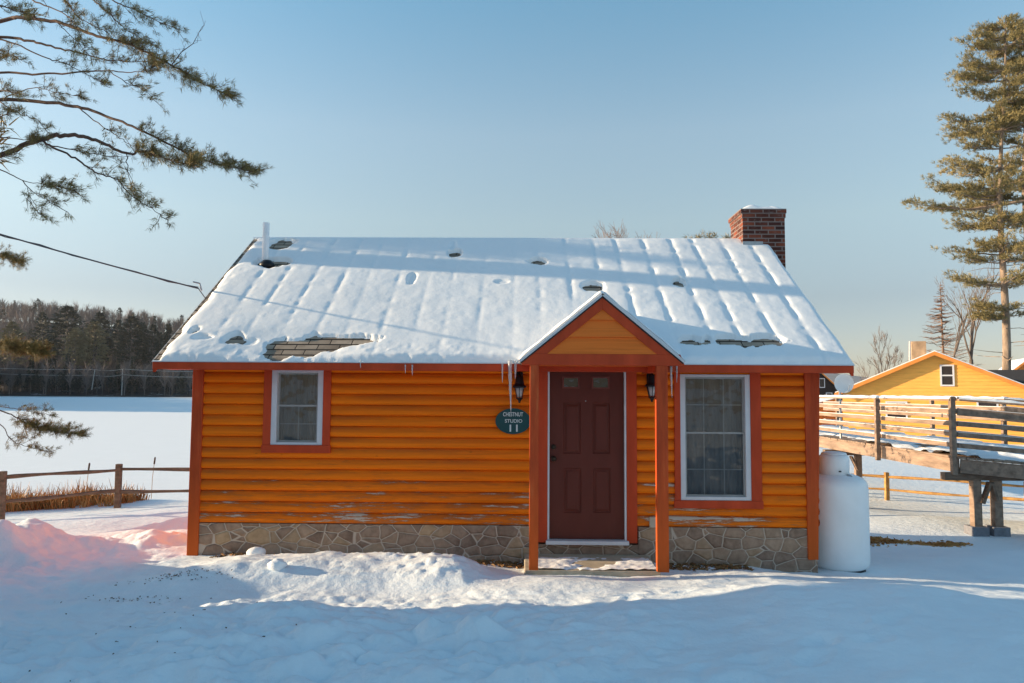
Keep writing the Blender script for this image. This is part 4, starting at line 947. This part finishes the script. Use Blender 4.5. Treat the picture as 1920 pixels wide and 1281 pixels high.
    for k in range(420):
        a = random.uniform(0, 6.283); z = random.uniform(4.8, 11.2); r_ = random.uniform(.2, 1)*(2.3-(z-4.8)*.3)
        tc.append((T0.x+r_*math.cos(a)-.3, T0.y+r_*math.sin(a)-.6, z)); ta.append((math.cos(a), math.sin(a), .3))
    V, Fq = tuft(np.array(tc), np.array(ta), 18, .26, .016, .7)
    np_obj('upper_crown', V, Fq, M['needle'], t_)
    # a second pine further back, outside the frame: its leaning trunk throws the broad shadow band over the roof
    x = -9.7; base = tz(x, 11.7); t2 = thing('pine_tree', (x, 11.7, base), 'leaning pine left of the cabin outside the photo, its trunk shadow crosses the roof', 'tree')
    b = MB(); b.tube([(x, 11.7, base-.3), (x+.02, 11.65, base+1), (x-.05, 11.55, 1.5), (x, 11.37, 3.3), (x, 11.22, 4.0), (x, 10.85, 4.5), (x, 10.5, 5.6), (x-.1, 10.3, 8), (x, 10.3, 13)], [.42, .33, .27, .24, .21, .17, .16, .13, .04], 16)
    b.obj('trunk', M['bark'], t2, smooth=True); tc = []; ta = []
    for k in range(420):
        a = random.uniform(0, 6.283); z = random.uniform(6.5, 12.8); r_ = random.uniform(.3, 1)*(3.2-(z-6.5)*.42)
        tc.append((x+r_*math.cos(a)-.8, 10.6+r_*math.sin(a), z)); ta.append((math.cos(a), math.sin(a), .3))
    for k in range(110): tc.append((x+random.uniform(-1.5, .8), random.uniform(11.7, 12.5), random.uniform(3.8, 4.6))); ta.append((random.gauss(0, 1), random.gauss(0, 1), .3))
    V, Fq = tuft(np.array(tc), np.array(ta), 18, .32, .02, .7)
    np_obj('crown', V, Fq, M['needle'], t2)
left_pine()
# --- big pine at the right, layered horizontal plumes
def layered_pine(X, Y, zt, lims, trunk_r, base, needles, bark, label, seed, bare_to, wmax=None, sc_=1.0, lean=0.0):
    random.seed(seed); st_ = np.random.default_rng(seed)
    t_ = thing('pine_tree', (X, Y, base), label, 'tree', 'tall pines behind the yellow house')
    H = zt-base; cx = lambda z: X+lean*(z-base)+.25*math.sin((z-base)*.25)
    b = MB(); zs = [base-.5+(H-.9)*k/14 for k in range(15)]
    b.tube([(cx(z), Y, z) for z in zs], [max(.05, trunk_r*(1-.93*max(0, (z-base)/H)**1.1)) for z in zs], 12)
    tc = []; ta = []; lb = MB()
    for k_ll, (z, ll) in enumerate(lims):
        nb_ = 6 if k_ll % 2 else 5
        for k in range(nb_):
            a = math.pi+random.uniform(-.25, .25) if k == 0 else random.uniform(0, 2*math.pi)
            Ln = abs(ll)*(1 if k == 0 else random.uniform(.5, 1.0)); z0 = z-random.uniform(0, .28)*sc_-Ln*.10
            c = Vector((cx(z0), Y, z0)); d = Vector((math.cos(a), math.sin(a), 0)); pts = []
            rise = random.uniform(.02, .18); sag = random.uniform(.0, .08)
            N = 8
            for i in range(N+1):
                s = i/N; pts.append(c+d*Ln*s+Vector((0, 0, Ln*(rise*s*s-sag*s*(1-s)*4+.06*s)))+Vector((random.gauss(0, .05), random.gauss(0, .05), random.gauss(0, .03)))*Ln*.3)
            lb.tube(pts, [max(.015, .085*sc_*(1-i/N)*(Ln/6)+.015) for i in range(N+1)], 5, cap=False)
            for q in range(max(4, int(Ln*2.6))):                # separate plumes along the bough
                s = .25+.75*(q+random.random())/max(4, int(Ln*2.6)); fi = min(.999, s)*N; i = min(N-1, int(fi)); p = pts[i].lerp(pts[i+1], fi-i)
                pr_ = Vector((-d.y, d.x, 0)); wdt = (.25+.22*Ln)*(1.15-s)+.15; off = random.gauss(0, .55)*wdt; rr = random.uniform(.22, .5)*sc_
                pc_ = p+pr_*off+d*abs(off)*.3+Vector((0, 0, random.gauss(.08, .06)))
                for w_ in range(int((5+15*rr)*(1.4 if z > zt-10 else 1))):
                    g_ = pc_+d*random.gauss(0, rr)+pr_*random.gauss(0, rr*.8)+Vector((0, 0, random.gauss(0, .09)))
                    tc.append(g_[:]); ta.append((d*.6+pr_*off*.6+Vector((0, 0, .6)))[:])
    # whorl stubs
    for k in range(26):
        z = base+H*random.uniform(.12, bare_to+.1); a = random.uniform(0, 6.28); Ln = random.uniform(.8, 3.2); c = Vector((cx(z), Y, z))
        lb.tube([c, c+Vector((math.cos(a)*Ln*.5, math.sin(a)*Ln*.5, .1)), c+Vector((math.cos(a)*Ln, math.sin(a)*Ln, random.uniform(-.3, .4)))], [.04, .03, .012], 4, cap=False)
    b.obj('trunk', bark, t_, smooth=True); lb.obj('branches', bark, t_)
    V, Fq = tuft(np.array(tc), np.array(ta), 10, .30*sc_, .028*sc_, .5, .1)
    np_obj('crown', V, Fq, needles, t_); return t_
TYp = 60.0
def zpx(py, px=1878): return P(px, py, TYp).z
lims = []
prof_all = [(45,42),(62,62),(82,78),(100,60),(120,88),(140,98),(160,72),(178,92),(195,90),(214,104),(232,92),(250,84),(268,96),(286,104),(304,106),(322,96),(338,112),(352,140),(366,164),(384,110),(402,84),(420,74),(440,66),(462,96),(482,84),(504,84),(522,98),(548,72),(572,60),(588,58)]
prof = [q for q in prof_all if q[0] in (45,62,82,120,140,178,214,232,268,304,338,352,366,402,420,462,482,522,572,588)]
for py, w_ in prof: lims.append((zpx(py), w_*TYp/F_PX))
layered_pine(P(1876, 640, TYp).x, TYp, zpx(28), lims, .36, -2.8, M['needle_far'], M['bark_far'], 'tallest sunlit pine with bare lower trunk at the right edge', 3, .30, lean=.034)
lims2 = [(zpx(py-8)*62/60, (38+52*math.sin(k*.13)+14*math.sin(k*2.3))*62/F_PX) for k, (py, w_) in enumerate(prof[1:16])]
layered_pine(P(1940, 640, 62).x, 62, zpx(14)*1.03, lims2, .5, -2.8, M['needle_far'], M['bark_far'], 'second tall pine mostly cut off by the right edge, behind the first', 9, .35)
# --- bare conifer and bare broadleaf trees
def bare_tree(px, pyt, Y, label, lvl=4, r=.16, spread=.55, mat='twig', seed=1, base=-2.8, up=.25, kids=(3, 4), mn=.02, lean=0, name='bare_tree', grp='bare trees beyond the cabins', stem=.35, px0=None):
    random.seed(seed); tp = P(px, pyt, Y); X = P(px if px0 is None else px0, 700, Y).x; H = tp.z-base
    t_ = thing(name, (X, Y, base), label, 'tree', grp); b = MB(); tips = []
    p = Vector((X, Y, base-.2)); d = Vector(((tp.x-X)/H, 0, 1))
    st = [p+d*(H*stem*k/3)+Vector((random.gauss(0, .08), 0, 0)) for k in range(4)]
    tb = MB(); tb.tube(st, [r, r*.9, r*.82, r*.75], 8); tb.obj('trunk', M[mat], t_, smooth=True)
    for k in range(random.randint(3, 4)):
        a = random.uniform(0, 6.28); grow(b, st[-1], Vector((math.cos(a)*spread*.8, math.sin(a)*spread*.8, 1)), H*(1-stem)*random.uniform(.52, .66), r*.6, lvl-1, tips, spread, up, 4, 5, mn, kids)
    grow(b, st[-1], d, H*(1-stem)*.75, r*.75, lvl-1, tips, spread, up, 5, 6, mn, kids)
    zm = max(v[2] for v in b.v)-st[-1].z; k_ = (tp.z-st[-1].z)/zm
    b.v = [(st[-1].x+(v[0]-st[-1].x)*k_, st[-1].y+(v[1]-st[-1].y)*k_, st[-1].z+(v[2]-st[-1].z)*k_) for v in b.v]
    b.obj('crown', M[mat], t_); return t_
bare_tree(1812, 470, 62, 'slender bare tree with double stem leaning beside the big pine', 5, .20, .36, 'twig', 4, mn=.011, kids=(2, 3), stem=.4, px0=1822)
bare_tree(1790, 500, 66, 'tall bare tree with fine twigs just left of the double stemmed one', 5, .13, .5, 'twig', 14, mn=.010, kids=(2, 3), stem=.45)
bare_tree(1655, 608, 75, 'rounded bare tree left of the yellow house roof', 5, .15, .45, 'twig', 6, mn=.014, kids=(2, 4), stem=.35)
bare_tree(1628, 665, 90, 'small low bare tree by the left eave of the yellow house', 4, .11, .5, 'twig', 16, mn=.016, kids=(2, 4), stem=.25)
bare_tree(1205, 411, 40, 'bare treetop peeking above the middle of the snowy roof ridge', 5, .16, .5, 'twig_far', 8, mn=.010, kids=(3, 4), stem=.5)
def larch(px, pyt, Y, label):
    random.seed(3); tp = P(px, pyt, Y); base = -2.8; H = tp.z-base; t_ = thing('bare_conifer', (tp.x, Y, base), label, 'tree')
    b = MB(); b.tube([(tp.x, Y, base-.2), (tp.x+.05, Y, base+H*.5), (tp.x, Y, tp.z)], [.17, .11, .02], 8); b.obj('trunk', M['twig_red'], t_, smooth=True)
    b = MB()
    for k in range(190):
        f = random.uniform(.2, .99); z = base+H*f; a = random.uniform(0, 6.28); Ln = (1-f)*H*.36*random.uniform(.6, 1.1)+.12; c = Vector((tp.x, Y, z)); d = Vector((math.cos(a), math.sin(a), random.uniform(-.1, .1)))
        e = c+d*Ln+Vector((0, 0, .06*Ln)); b.tube([c, c+d*Ln*.5-Vector((0, 0, .08*Ln)), e], [.045, .032, .016], 4, cap=False)
        for j in range(5):
            s = random.uniform(.3, 1); q = c.lerp(e, s); sd = Vector((-d.y, d.x, random.uniform(-.6, .2)))*random.choice((-1, 1)); sd.z = -abs(sd.z)
            b.tube([q, q+(d*.5+sd)*Ln*.22], [.014, .007], 3, cap=False)
    b.obj('branches', M['twig_red'], t_)
larch(1763, 528, 70, 'leafless reddish conifer spire behind the yellow house chimney')
# tip of a pine behind the chimney
random.seed(2); c0 = P(1400, 437, 17); t_ = thing('pine_tree', (c0.x+.3, 17, tz(c0.x, 17)), 'small pine whose olive top barely shows above the ridge beside the chimney', 'tree')
b = MB(); b.tube([(c0.x+.3, 17, tz(c0.x, 17)-.2), (c0.x+.25, 17, 1), (c0.x, 17, c0.z)], [.12, .08, .01], 8); b.obj('trunk', M['bark'], t_, smooth=True)
tc = []; ta = []
for px, py, cn in ((1416, 434, 14), (1408, 440, 18), (1395, 446, 14), (1365, 447, 6), (1340, 445, 8), (1320, 446, 6), (1303, 445, 5)):
    q = P(px, py, 17)
    for k in range(cn): tc.append((q.x+random.gauss(0, .09), 17+random.gauss(0, .12), q.z+random.gauss(0, .03))); ta.append((-.4, 0, .4))
for k in range(300):
    z = random.uniform(-1, c0.z-.6); r_ = (c0.z+.2-z)*.28*random.random(); a = random.uniform(0, 6.28); tc.append((c0.x+.2+r_*math.cos(a), 17+r_*math.sin(a), z)); ta.append((math.cos(a), math.sin(a), .2))
V, Fq = tuft(np.array(tc), np.array(ta), 14, .13, .009, .7); np_obj('crown', V, Fq, M['needle_lit'], t_)
# ------------------------------------------------------------------ yellow neighbour house
def house(name, cx, cy, yaw, Wd, Dp, zb, ze, za, wallm, roofm, label, over=.45, snow=True):
    M4 = Matrix.Translation((cx, cy, 0)) @ Matrix.Rotation(yaw, 4, 'Z')
    root = thing(name, (cx, cy, zb), label, 'house'); root.rotation_euler.z = yaw
    T_ = lambda p: M4 @ Vector(p); h = Wd/2
    n = 26; b = MB(); rh = (za-zb)/n
    for i in range(n):
        z0 = zb+rh*i; z1 = z0+rh; w0 = h if z0 <= ze else h*(za-z0)/(za-ze); w1 = h if z1 <= ze else h*max(0, (za-z1))/(za-ze)
        b.add([T_((-w0, -.02, z0)), T_((w0, -.02, z0)), T_((w1, .0, z1)), T_((-w1, .0, z1))], [(0, 1, 2, 3)]); b.add([T_((-w0, Dp, z0)), T_((w0, Dp, z0)), T_((w1, Dp, z1)), T_((-w1, Dp, z1))], [(0, 1, 2, 3)])
    for sx in (-h, h): b.add([T_((sx, 0, zb)), T_((sx, Dp, zb)), T_((sx, Dp, ze)), T_((sx, 0, ze))], [(0, 1, 2, 3)])
    b.obj('wall', wallm, root)
    sl_ = (za-ze)/h; ex = h+over
    for s in (-1, 1):
        b = MB(); b.prism([T_((0, -over, za+.05)), T_((s*ex, -over, za+.05-sl_*ex)), T_((s*ex, Dp+over, za+.05-sl_*ex)), T_((0, Dp+over, za+.05))], (0, 0, .10)); ro = b.obj('roof', roofm, root)
        b = MB()
        if snow: b.prism([T_((0, -over+.02, za+.151)), T_((s*(ex-.05), -over+.02, za+.151-sl_*(ex-.05))), T_((s*(ex-.05), Dp+over, za+.151-sl_*(ex-.05))), T_((0, Dp+over, za+.151))], (0, 0, .07)); b.obj('roof_snow', M['snow_roof'], ro)
        b = MB(); b.prism([T_((0, -over-.03, za+.16)), T_((s*ex, -over-.03, za+.16-sl_*ex)), T_((s*ex, -over-.03, za-.06-sl_*ex)), T_((0, -over-.03, za-.06))], T_((0, .03, 0))-T_((0, 0, 0))); b.obj('rake_board', M['orange_trim'], root)
    def win(x0, x1, z0, z1, div=True):
        b = MB(); t = .09
        for q in ((x0, x0+t, z0, z1), (x1-t, x1, z0, z1), (x0+t, x1-t, z0, z0+t), (x0+t, x1-t, z1-t, z1)): b.box(q[0], q[1], -.07, -.021, q[2], q[3], M4)
        if div: zm = (z0+z1)/2; b.box(x0+t, x1-t, -.06, -.021, zm-.04, zm+.04, M4)
        o = b.obj('window', M['white_trim'], root)
        b = MB(); b.box(x0+t, x1-t, -.04, -.022, z0+t, z1-t, M4); b.obj('pane', M['dark_pane'], o)
    return root, T_, win, M4
M['orange_trim'] = simple('orange painted fascia', (.72, .25, .05), .5, .15, 2, bump=0)
M['dark_pane'] = simple('dark window pane', (.03, .022, .022), .15, .2, bump=0, spec=.5)
HY = 44.0; yaw = R(-24)
ap = P(1747, 661, HY); le_ = P(1612, 729, HY); rb = P(1905, 731, HY)
Wd = (rb.x-le_.x)/math.cos(yaw)*1.0; hx = P(1752, 700, HY).x
hr_, T_, win, M4 = house('yellow_house', hx, HY, yaw, Wd, 11, -2.8, .1, 2.35, M['yellow_siding'], M['shingle_dark'], 'sunlit yellow clapboard house with orange rake boards and white windows')
win(.28, 1.0, .5, 1.75); win(2.05, 3.1, -1.2, -.1, False); win(-2.6, -1.45, -1.5, -.4, False)
b = MB(); b.box(-.95, -.15, 3.2, 4.0, 1.5, 3.35, M4); ch_ = b.obj('chimney', M['far_brick'] if 'far_brick' in M else simple('tan brick', (.36, .24, .15), .85, .3, 3), hr_)
# dark roof and orange gable at the far right edge, dark timber house in the distance
c = P(1915, 700, 52)
b = MB(); h2, T2, w2, M42 = house('dark_roofed_house', P(1975, 700, 55).x, 55, R(62), 6, 7, -2.8, .9, 1.75, M['yellow_siding'], M['shingle_dark'], 'house with a dark low roof right of the yellow house at the frame edge', snow=False)
h3, T3, w3, M43 = house('orange_house', P(1928, 700, 75).x, 75, R(-20), 4.5, 6, -2.8, 1.6, 3.5, M['orange_trim'], M['shingle_dark'], 'orange gable corner peeking above the dark roof at the right frame edge')
h4, T4, w4, M44 = house('timber_house', P(1533, 720, 95).x, 95, R(0), 6.2, 8, -2.8, .2, 3.0, M['dark_log'], M['shingle_dark'], 'distant dark timber house with small white windows left of the dish', .3)
for x in (-.9, .2): w4(x-.05, x+.7, .8, 2.0, False)
for x in (-2.3, -1.2, 1.0): w4(x, x+.8, -.9, .2, False)
h5, T5, w5, M45 = house('long_cabin', P(1560, 760, 60).x, 60, R(15), 12, 8, -2.8, -1.9, -.55, M['orange_trim'], M['shingle_dark'], 'low snow roofed orange cabin seen through the walkway railing', .3)
def pole(px, p0, p1, Y, lab, dx=0, arms=True, base=None):
    a = P(px, p1, Y); e = P(px+dx, p0, Y); root = thing('utility_pole', (a.x, Y, a.z), lab, 'pole', 'utility poles'); r_ = .13*max(1, Y/200)
    b = MB(); b.tube([a, e], [r_, r_*.8], 8); b.obj('pole', M['pole'], root)
    if arms: b = MB(); b.box(e.x-1, e.x+1, Y-.08, Y+.08, e.z-.6, e.z-.42); b.obj('crossarm', M['pole'], root)
    return e
M['pole'] = simple('grey utility pole', (.55, .52, .50), .9, .2, bump=0)
pole(1706, 640, 700, 85, 'grey utility pole left of the yellow house chimney', 0, False)
# ------------------------------------------------------------------ far shore: hill, wood, poles
hxs = np.linspace(-520, 260, 90); hys = np.linspace(296, 620, 40); HX, HYY = np.meshgrid(hxs, hys)
def hillz(x, y):
    k = sstep(300, 430, y); left = sstep(60, -330, x)
    return -2.7+k*(3+38*left)+(y-300)*.01+sstep(296, 302, y)*.5+1.5*fbm(x*.03, y*.03, 3, 3)*k
HZ = hillz(HX, HYY); m_, n_ = HX.shape; idx = np.arange(m_*n_).reshape(m_, n_)
tag(np_obj('wooded_hill', np.stack([HX, HYY, HZ], -1), np.stack([idx[:-1, :-1], idx[:-1, 1:], idx[1:, 1:], idx[1:, :-1]], -1).reshape(-1, 4), M['hill'], smooth=True, recenter=False), kind='structure')
hxs = np.linspace(-200, 2200, 120); hys = np.linspace(1300, 2200, 12); HX, HYY = np.meshgrid(hxs, hys)
HZ = -5+(HYY-1300)/900*(38+52*np.exp(-((HX-600)/380)**2)+14*fbm(HX*.004, HYY*.002, 3, 6)); m_, n_ = HX.shape; idx = np.arange(m_*n_).reshape(m_, n_)
tag(np_obj('far_hill', np.stack([HX, HYY, HZ], -1), np.stack([idx[:-1, :-1], idx[:-1, 1:], idx[1:, 1:], idx[1:, :-1]], -1).reshape(-1, 4), M['far_hill'], smooth=True, recenter=False), kind='structure')
def conifer_pts(H, rad, n, sd, pine=False):
    r2 = np.random.default_rng(sd); f = r2.random(n)**.9; lay = np.round(f*(11 if pine else 16))/(11 if pine else 16)
    f = np.clip(lay+r2.normal(0, .012, n), .0, 1); f = (.38+.62*f) if pine else (.06+.94*f)
    prof_ = (np.sin(np.clip((1-f)/.62, 0, 1)*math.pi*.62)**.7 if pine else (1-f)**.9+.02)
    lay_r = .65+.5*np.modf(np.sin(lay*97.3)*43.1)[0]**2; a = r2.uniform(0, 2*math.pi, n); r_ = rad*prof_*lay_r*np.sqrt(r2.random(n))
    c = np.stack([r_*np.cos(a), r_*np.sin(a), f*H+r_*.06], 1); ax = np.stack([np.cos(a), np.sin(a), np.full(n, -.05 if not pine else .25)], 1)
    return c, ax
def far_tree(name, H, rad, n, sd, mat, pine, label, cat='tree', grp=None):
    root = thing(name, (0, 0, 0), label, cat, grp); b = MB(); b.tube([(0, 0, -.5), (0, 0, H*.97)], [H*.014, .04], 6); b.obj('trunk', M['twig_far'], root)
    c, ax = conifer_pts(H, rad, n, sd, pine); V, Fq = tuft(c, ax, 5, H*.055, H*.011, .35, .2); np_obj('crown', V, Fq, mat, root); return root
protos = [far_tree('conifer', 20, 4.2, 420, 1, M['needle_dark'], True, 'x'), far_tree('conifer', 20, 3.4, 420, 2, M['needle_dark'], False, 'x'), far_tree('conifer', 20, 4.6, 420, 3, M['needle_lit'], True, 'x')]
FG = 'conifers along the far shore skyline'
spots = [ # pixel column, top py, Y, proto, scale in width, label
 (128, 578, 330, 0, 1.25, 'broad flat topped dark pine, tallest on the far shore skyline'),
 (188, 590, 325, 0, .95, 'dark pine right of the broad flat topped one on the far shore'),
 (178, 607, 318, 2, 1.1, 'sunlit olive pine in front of a dark pine on the far shore'),
 (143, 618, 315, 2, 1.0, 'olive tinted pine left of the brightest olive one'),
 (80, 588, 350, 0, .8, 'dark narrow pine near the left end of the far shore skyline'),
 (24, 606, 318, 2, 1.0, 'pale olive pine nearest the left edge on the far shore'),
 (248, 596, 325, 0, 1.15, 'rounded dark pine midway between the olive pine and the cabin roof'),
 (222, 603, 340, 0, .8, 'thin sparse pine left of the rounded dark pine'),
 (268, 606, 335, 1, .9, 'dark spruce just right of the rounded dark pine'),
 (288, 612, 330, 0, .8, 'dark pine second from the cabin roof edge'),
 (316, 609, 330, 1, .9, 'dark pointed spruce closest to the cabin roof edge'),
 (300, 625, 320, 1, .8, 'short dark spruce between the last two skyline trees'),
 (100, 622, 314, 1, .9, 'dark spruce on the slope below the narrow skyline pine'),
 (250, 668, 306, 1, .8, 'small dark spruce at the far shore behind the right pole'),
 (222, 672, 305, 1, .8, 'small dark spruce at the far shore behind the left of the right pole'),
 (128, 664, 306, 1, .9, 'dark spruce low on the shore between the two poles'),
 (60, 668, 306, 1, 1.0, 'dark low spruce at the shore left of the leaning pole')]
used = set()
for px, py, Y, k, ws, lab in spots:
    o = protos[k] if k not in used else copy_tree(protos[k]); used.add(k)
    tp = P(px, py, Y); zb0 = float(hillz(tp.x, Y)); s = (tp.z-zb0)/20
    o.location = (tp.x, Y, zb0); o.scale = (s*ws, s*ws, s); o.rotation_euler.z = random.uniform(0, 6.28); tag(o, lab, 'tree', FG)
# one mass of bare wood with conifers in it
def forest(name, label, xs, ys, zs, H, sd, frac_con=.25, lit=False, seg=34):
    r2 = np.random.default_rng(sd); LB = []; LC = []
    for i in range(len(xs)):
        h = H[i]
        if r2.random() < (frac_con if ys[i] > 312 else .6):  # more dark conifers by the shore, standing in for shade there
            if ys[i] <= 312: h = h*.62
            c, ax = conifer_pts(h, h*.20, 150, int(r2.integers(1e6)), r2.random() < .5); c = c+np.array([xs[i], ys[i], zs[i]])
            LC.append(tuft(c, ax, 4, h*.06, h*.014, .35, .2))
        else:
            n = seg; f = r2.uniform(.25, 1, n); base = np.stack([xs[i]+r2.normal(0, .3, n)*f, ys[i]+r2.normal(0, .3, n), zs[i]+h*f*.75], 1)
            d = np.stack([r2.normal(0, .5, n), r2.normal(0, .5, n), np.full(n, 1.0)], 1); LB.append(blades(base, d, h*.30, .16, 0))
            tb = np.array([[xs[i], ys[i], zs[i]-.5]]); LB.append(blades(tb, np.array([[r2.normal(0, .04), 0, 1.]]), h*.95, .42, 0))
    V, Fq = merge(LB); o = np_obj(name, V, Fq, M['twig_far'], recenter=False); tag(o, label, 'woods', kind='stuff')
    V, Fq = merge(LC); o2 = np_obj('conifer_wood', V, Fq, M['needle_dark'], recenter=False); tag(o2, 'dark conifers mixed through the bare wood on the far shore', 'woods', kind='stuff')
    return o
r2 = np.random.default_rng(4); n = 1900
ys = 302+ (r2.random(n)**1.4)*170; xs = -.72*ys-8+r2.random(n)*(.42*ys+120); zs = hillz(xs, ys); H = r2.uniform(9, 15, n)
for (a0, a1) in ((0, 0),): pass
o = forest('bare_wood', 'grey brown bare wood covering the far shore and its hillside', xs, ys, zs, H, 6, .06, seg=54)
# snow patches at the foot of the wood
V = []; Fq = []
poleA = pole(172, 693, 731, 303, 'leaning pale utility pole left on the far shore', 6, False); poleB = pole(228, 692, 745, 302, 'straight pale utility pole right on the far shore', 2, False)
b = MB()
for dz in (0, -2.3):
    for a, e in ((P(-80, 686, 303), poleA), (poleA, poleB), (poleB, P(420, 695, 300))):
        a = Vector((a.x, a.y, a.z+dz)); e = Vector((e.x, e.y, e.z+dz)); b.tube([a.lerp(e, k/8)-Vector((0, 0, .6*4*(k/8)*(1-k/8))) for k in range(9)], .09, 4)
tag(b.obj('power_lines', M['pole']), 'pale power lines strung between the two far shore poles', 'cable')
# wood on the left shore, out of frame, whose shadow lies across the far ice
r2 = np.random.default_rng(9); n = 260; ys = r2.uniform(104, 315, n); xs = -.74*ys-10-r2.random(n)*30; H = r2.uniform(17, 24, n); LB = []
for i in range(n):
    c, ax = conifer_pts(H[i], H[i]*.2, 160, i, False); LB.append(tuft(c+np.array([xs[i], ys[i], LAKE_Z]), ax, 3, H[i]*.075, H[i]*.03, .35, .2))
V, Fq = merge(LB); tag(np_obj('shore_wood', V, Fq, M['needle_dark'], recenter=False), 'dense conifer wood on the left shore just outside the photo', 'woods', kind='stuff')
# ------------------------------------------------------------------ service wire from a pole on the left to the rake
wa = roofpt(378, 545); mast = thing('service_mast', (wa.x, wa.y, wa.z), 'small cable bracket on the left roof edge holding the service wire', 'bracket')
b = MB(); b.tube([wa, wa+Vector((-.03, 0, .10))], .012, 8); b.tube([wa+Vector((-.03, 0, .10)), wa+Vector((-.12, 0, .12))], .01, 8); b.obj('hook', M['grey_metal'], mast)
w0 = P(372, 541, wa.y); pts = []
end = w0+Vector((-1.94, -.72, .62)).normalized()*16; end.z += 1.0
for k in range(41):
    t_ = k/40; p = w0.lerp(end, t_); p.z -= 4*.55*t_*(1-t_); pts.append(p)
b = MB(); b.tube(pts, .010, 6)
pts2 = [p+Vector((.0, .018*math.sin(i*2.6), .018*math.cos(i*2.6))) for i, p in enumerate(pts)]; b.tube(pts2, .006, 5)
b.tube([w0, wa+Vector((.05, 0, -.1)), wa+Vector((.02, -.05, -.25))], .007, 6)
tag(b.obj('service_wire', M['cable']), 'twisted dark service cable sagging from the upper left to the roof edge', 'cable')
# ------------------------------------------------------------------ unseen cabin added on the left to shade the foreground
h6, T6, w6, M46 = house('shade_cabin', -13.2, -4.0, R(0), 7.0, 11.30, -2.2, 1.2, 3.6, M['siding'], M['shingle_dark'], 'unseen cabin added on the left to shade the foreground snow', .3)
w6(-.6, .6, -1, .6)

# ------------------------------------------------------------------ thin winter air
hz = NT('winter air'); hz.t.nodes.remove(hz.b); pv = hz.t.nodes.new('ShaderNodeVolumePrincipled'); hz.l(pv.outputs[0], hz.out.inputs['Volume'])
pv.inputs['Color'].default_value = (.86, .90, .95, 1); pv.inputs['Density'].default_value = .00009; pv.inputs['Anisotropy'].default_value = .2
b = MB(); b.box(-700, 2300, -80, 2300, -30, 135); tag(b.obj('haze', hz.m, recenter=False), kind='stuff')
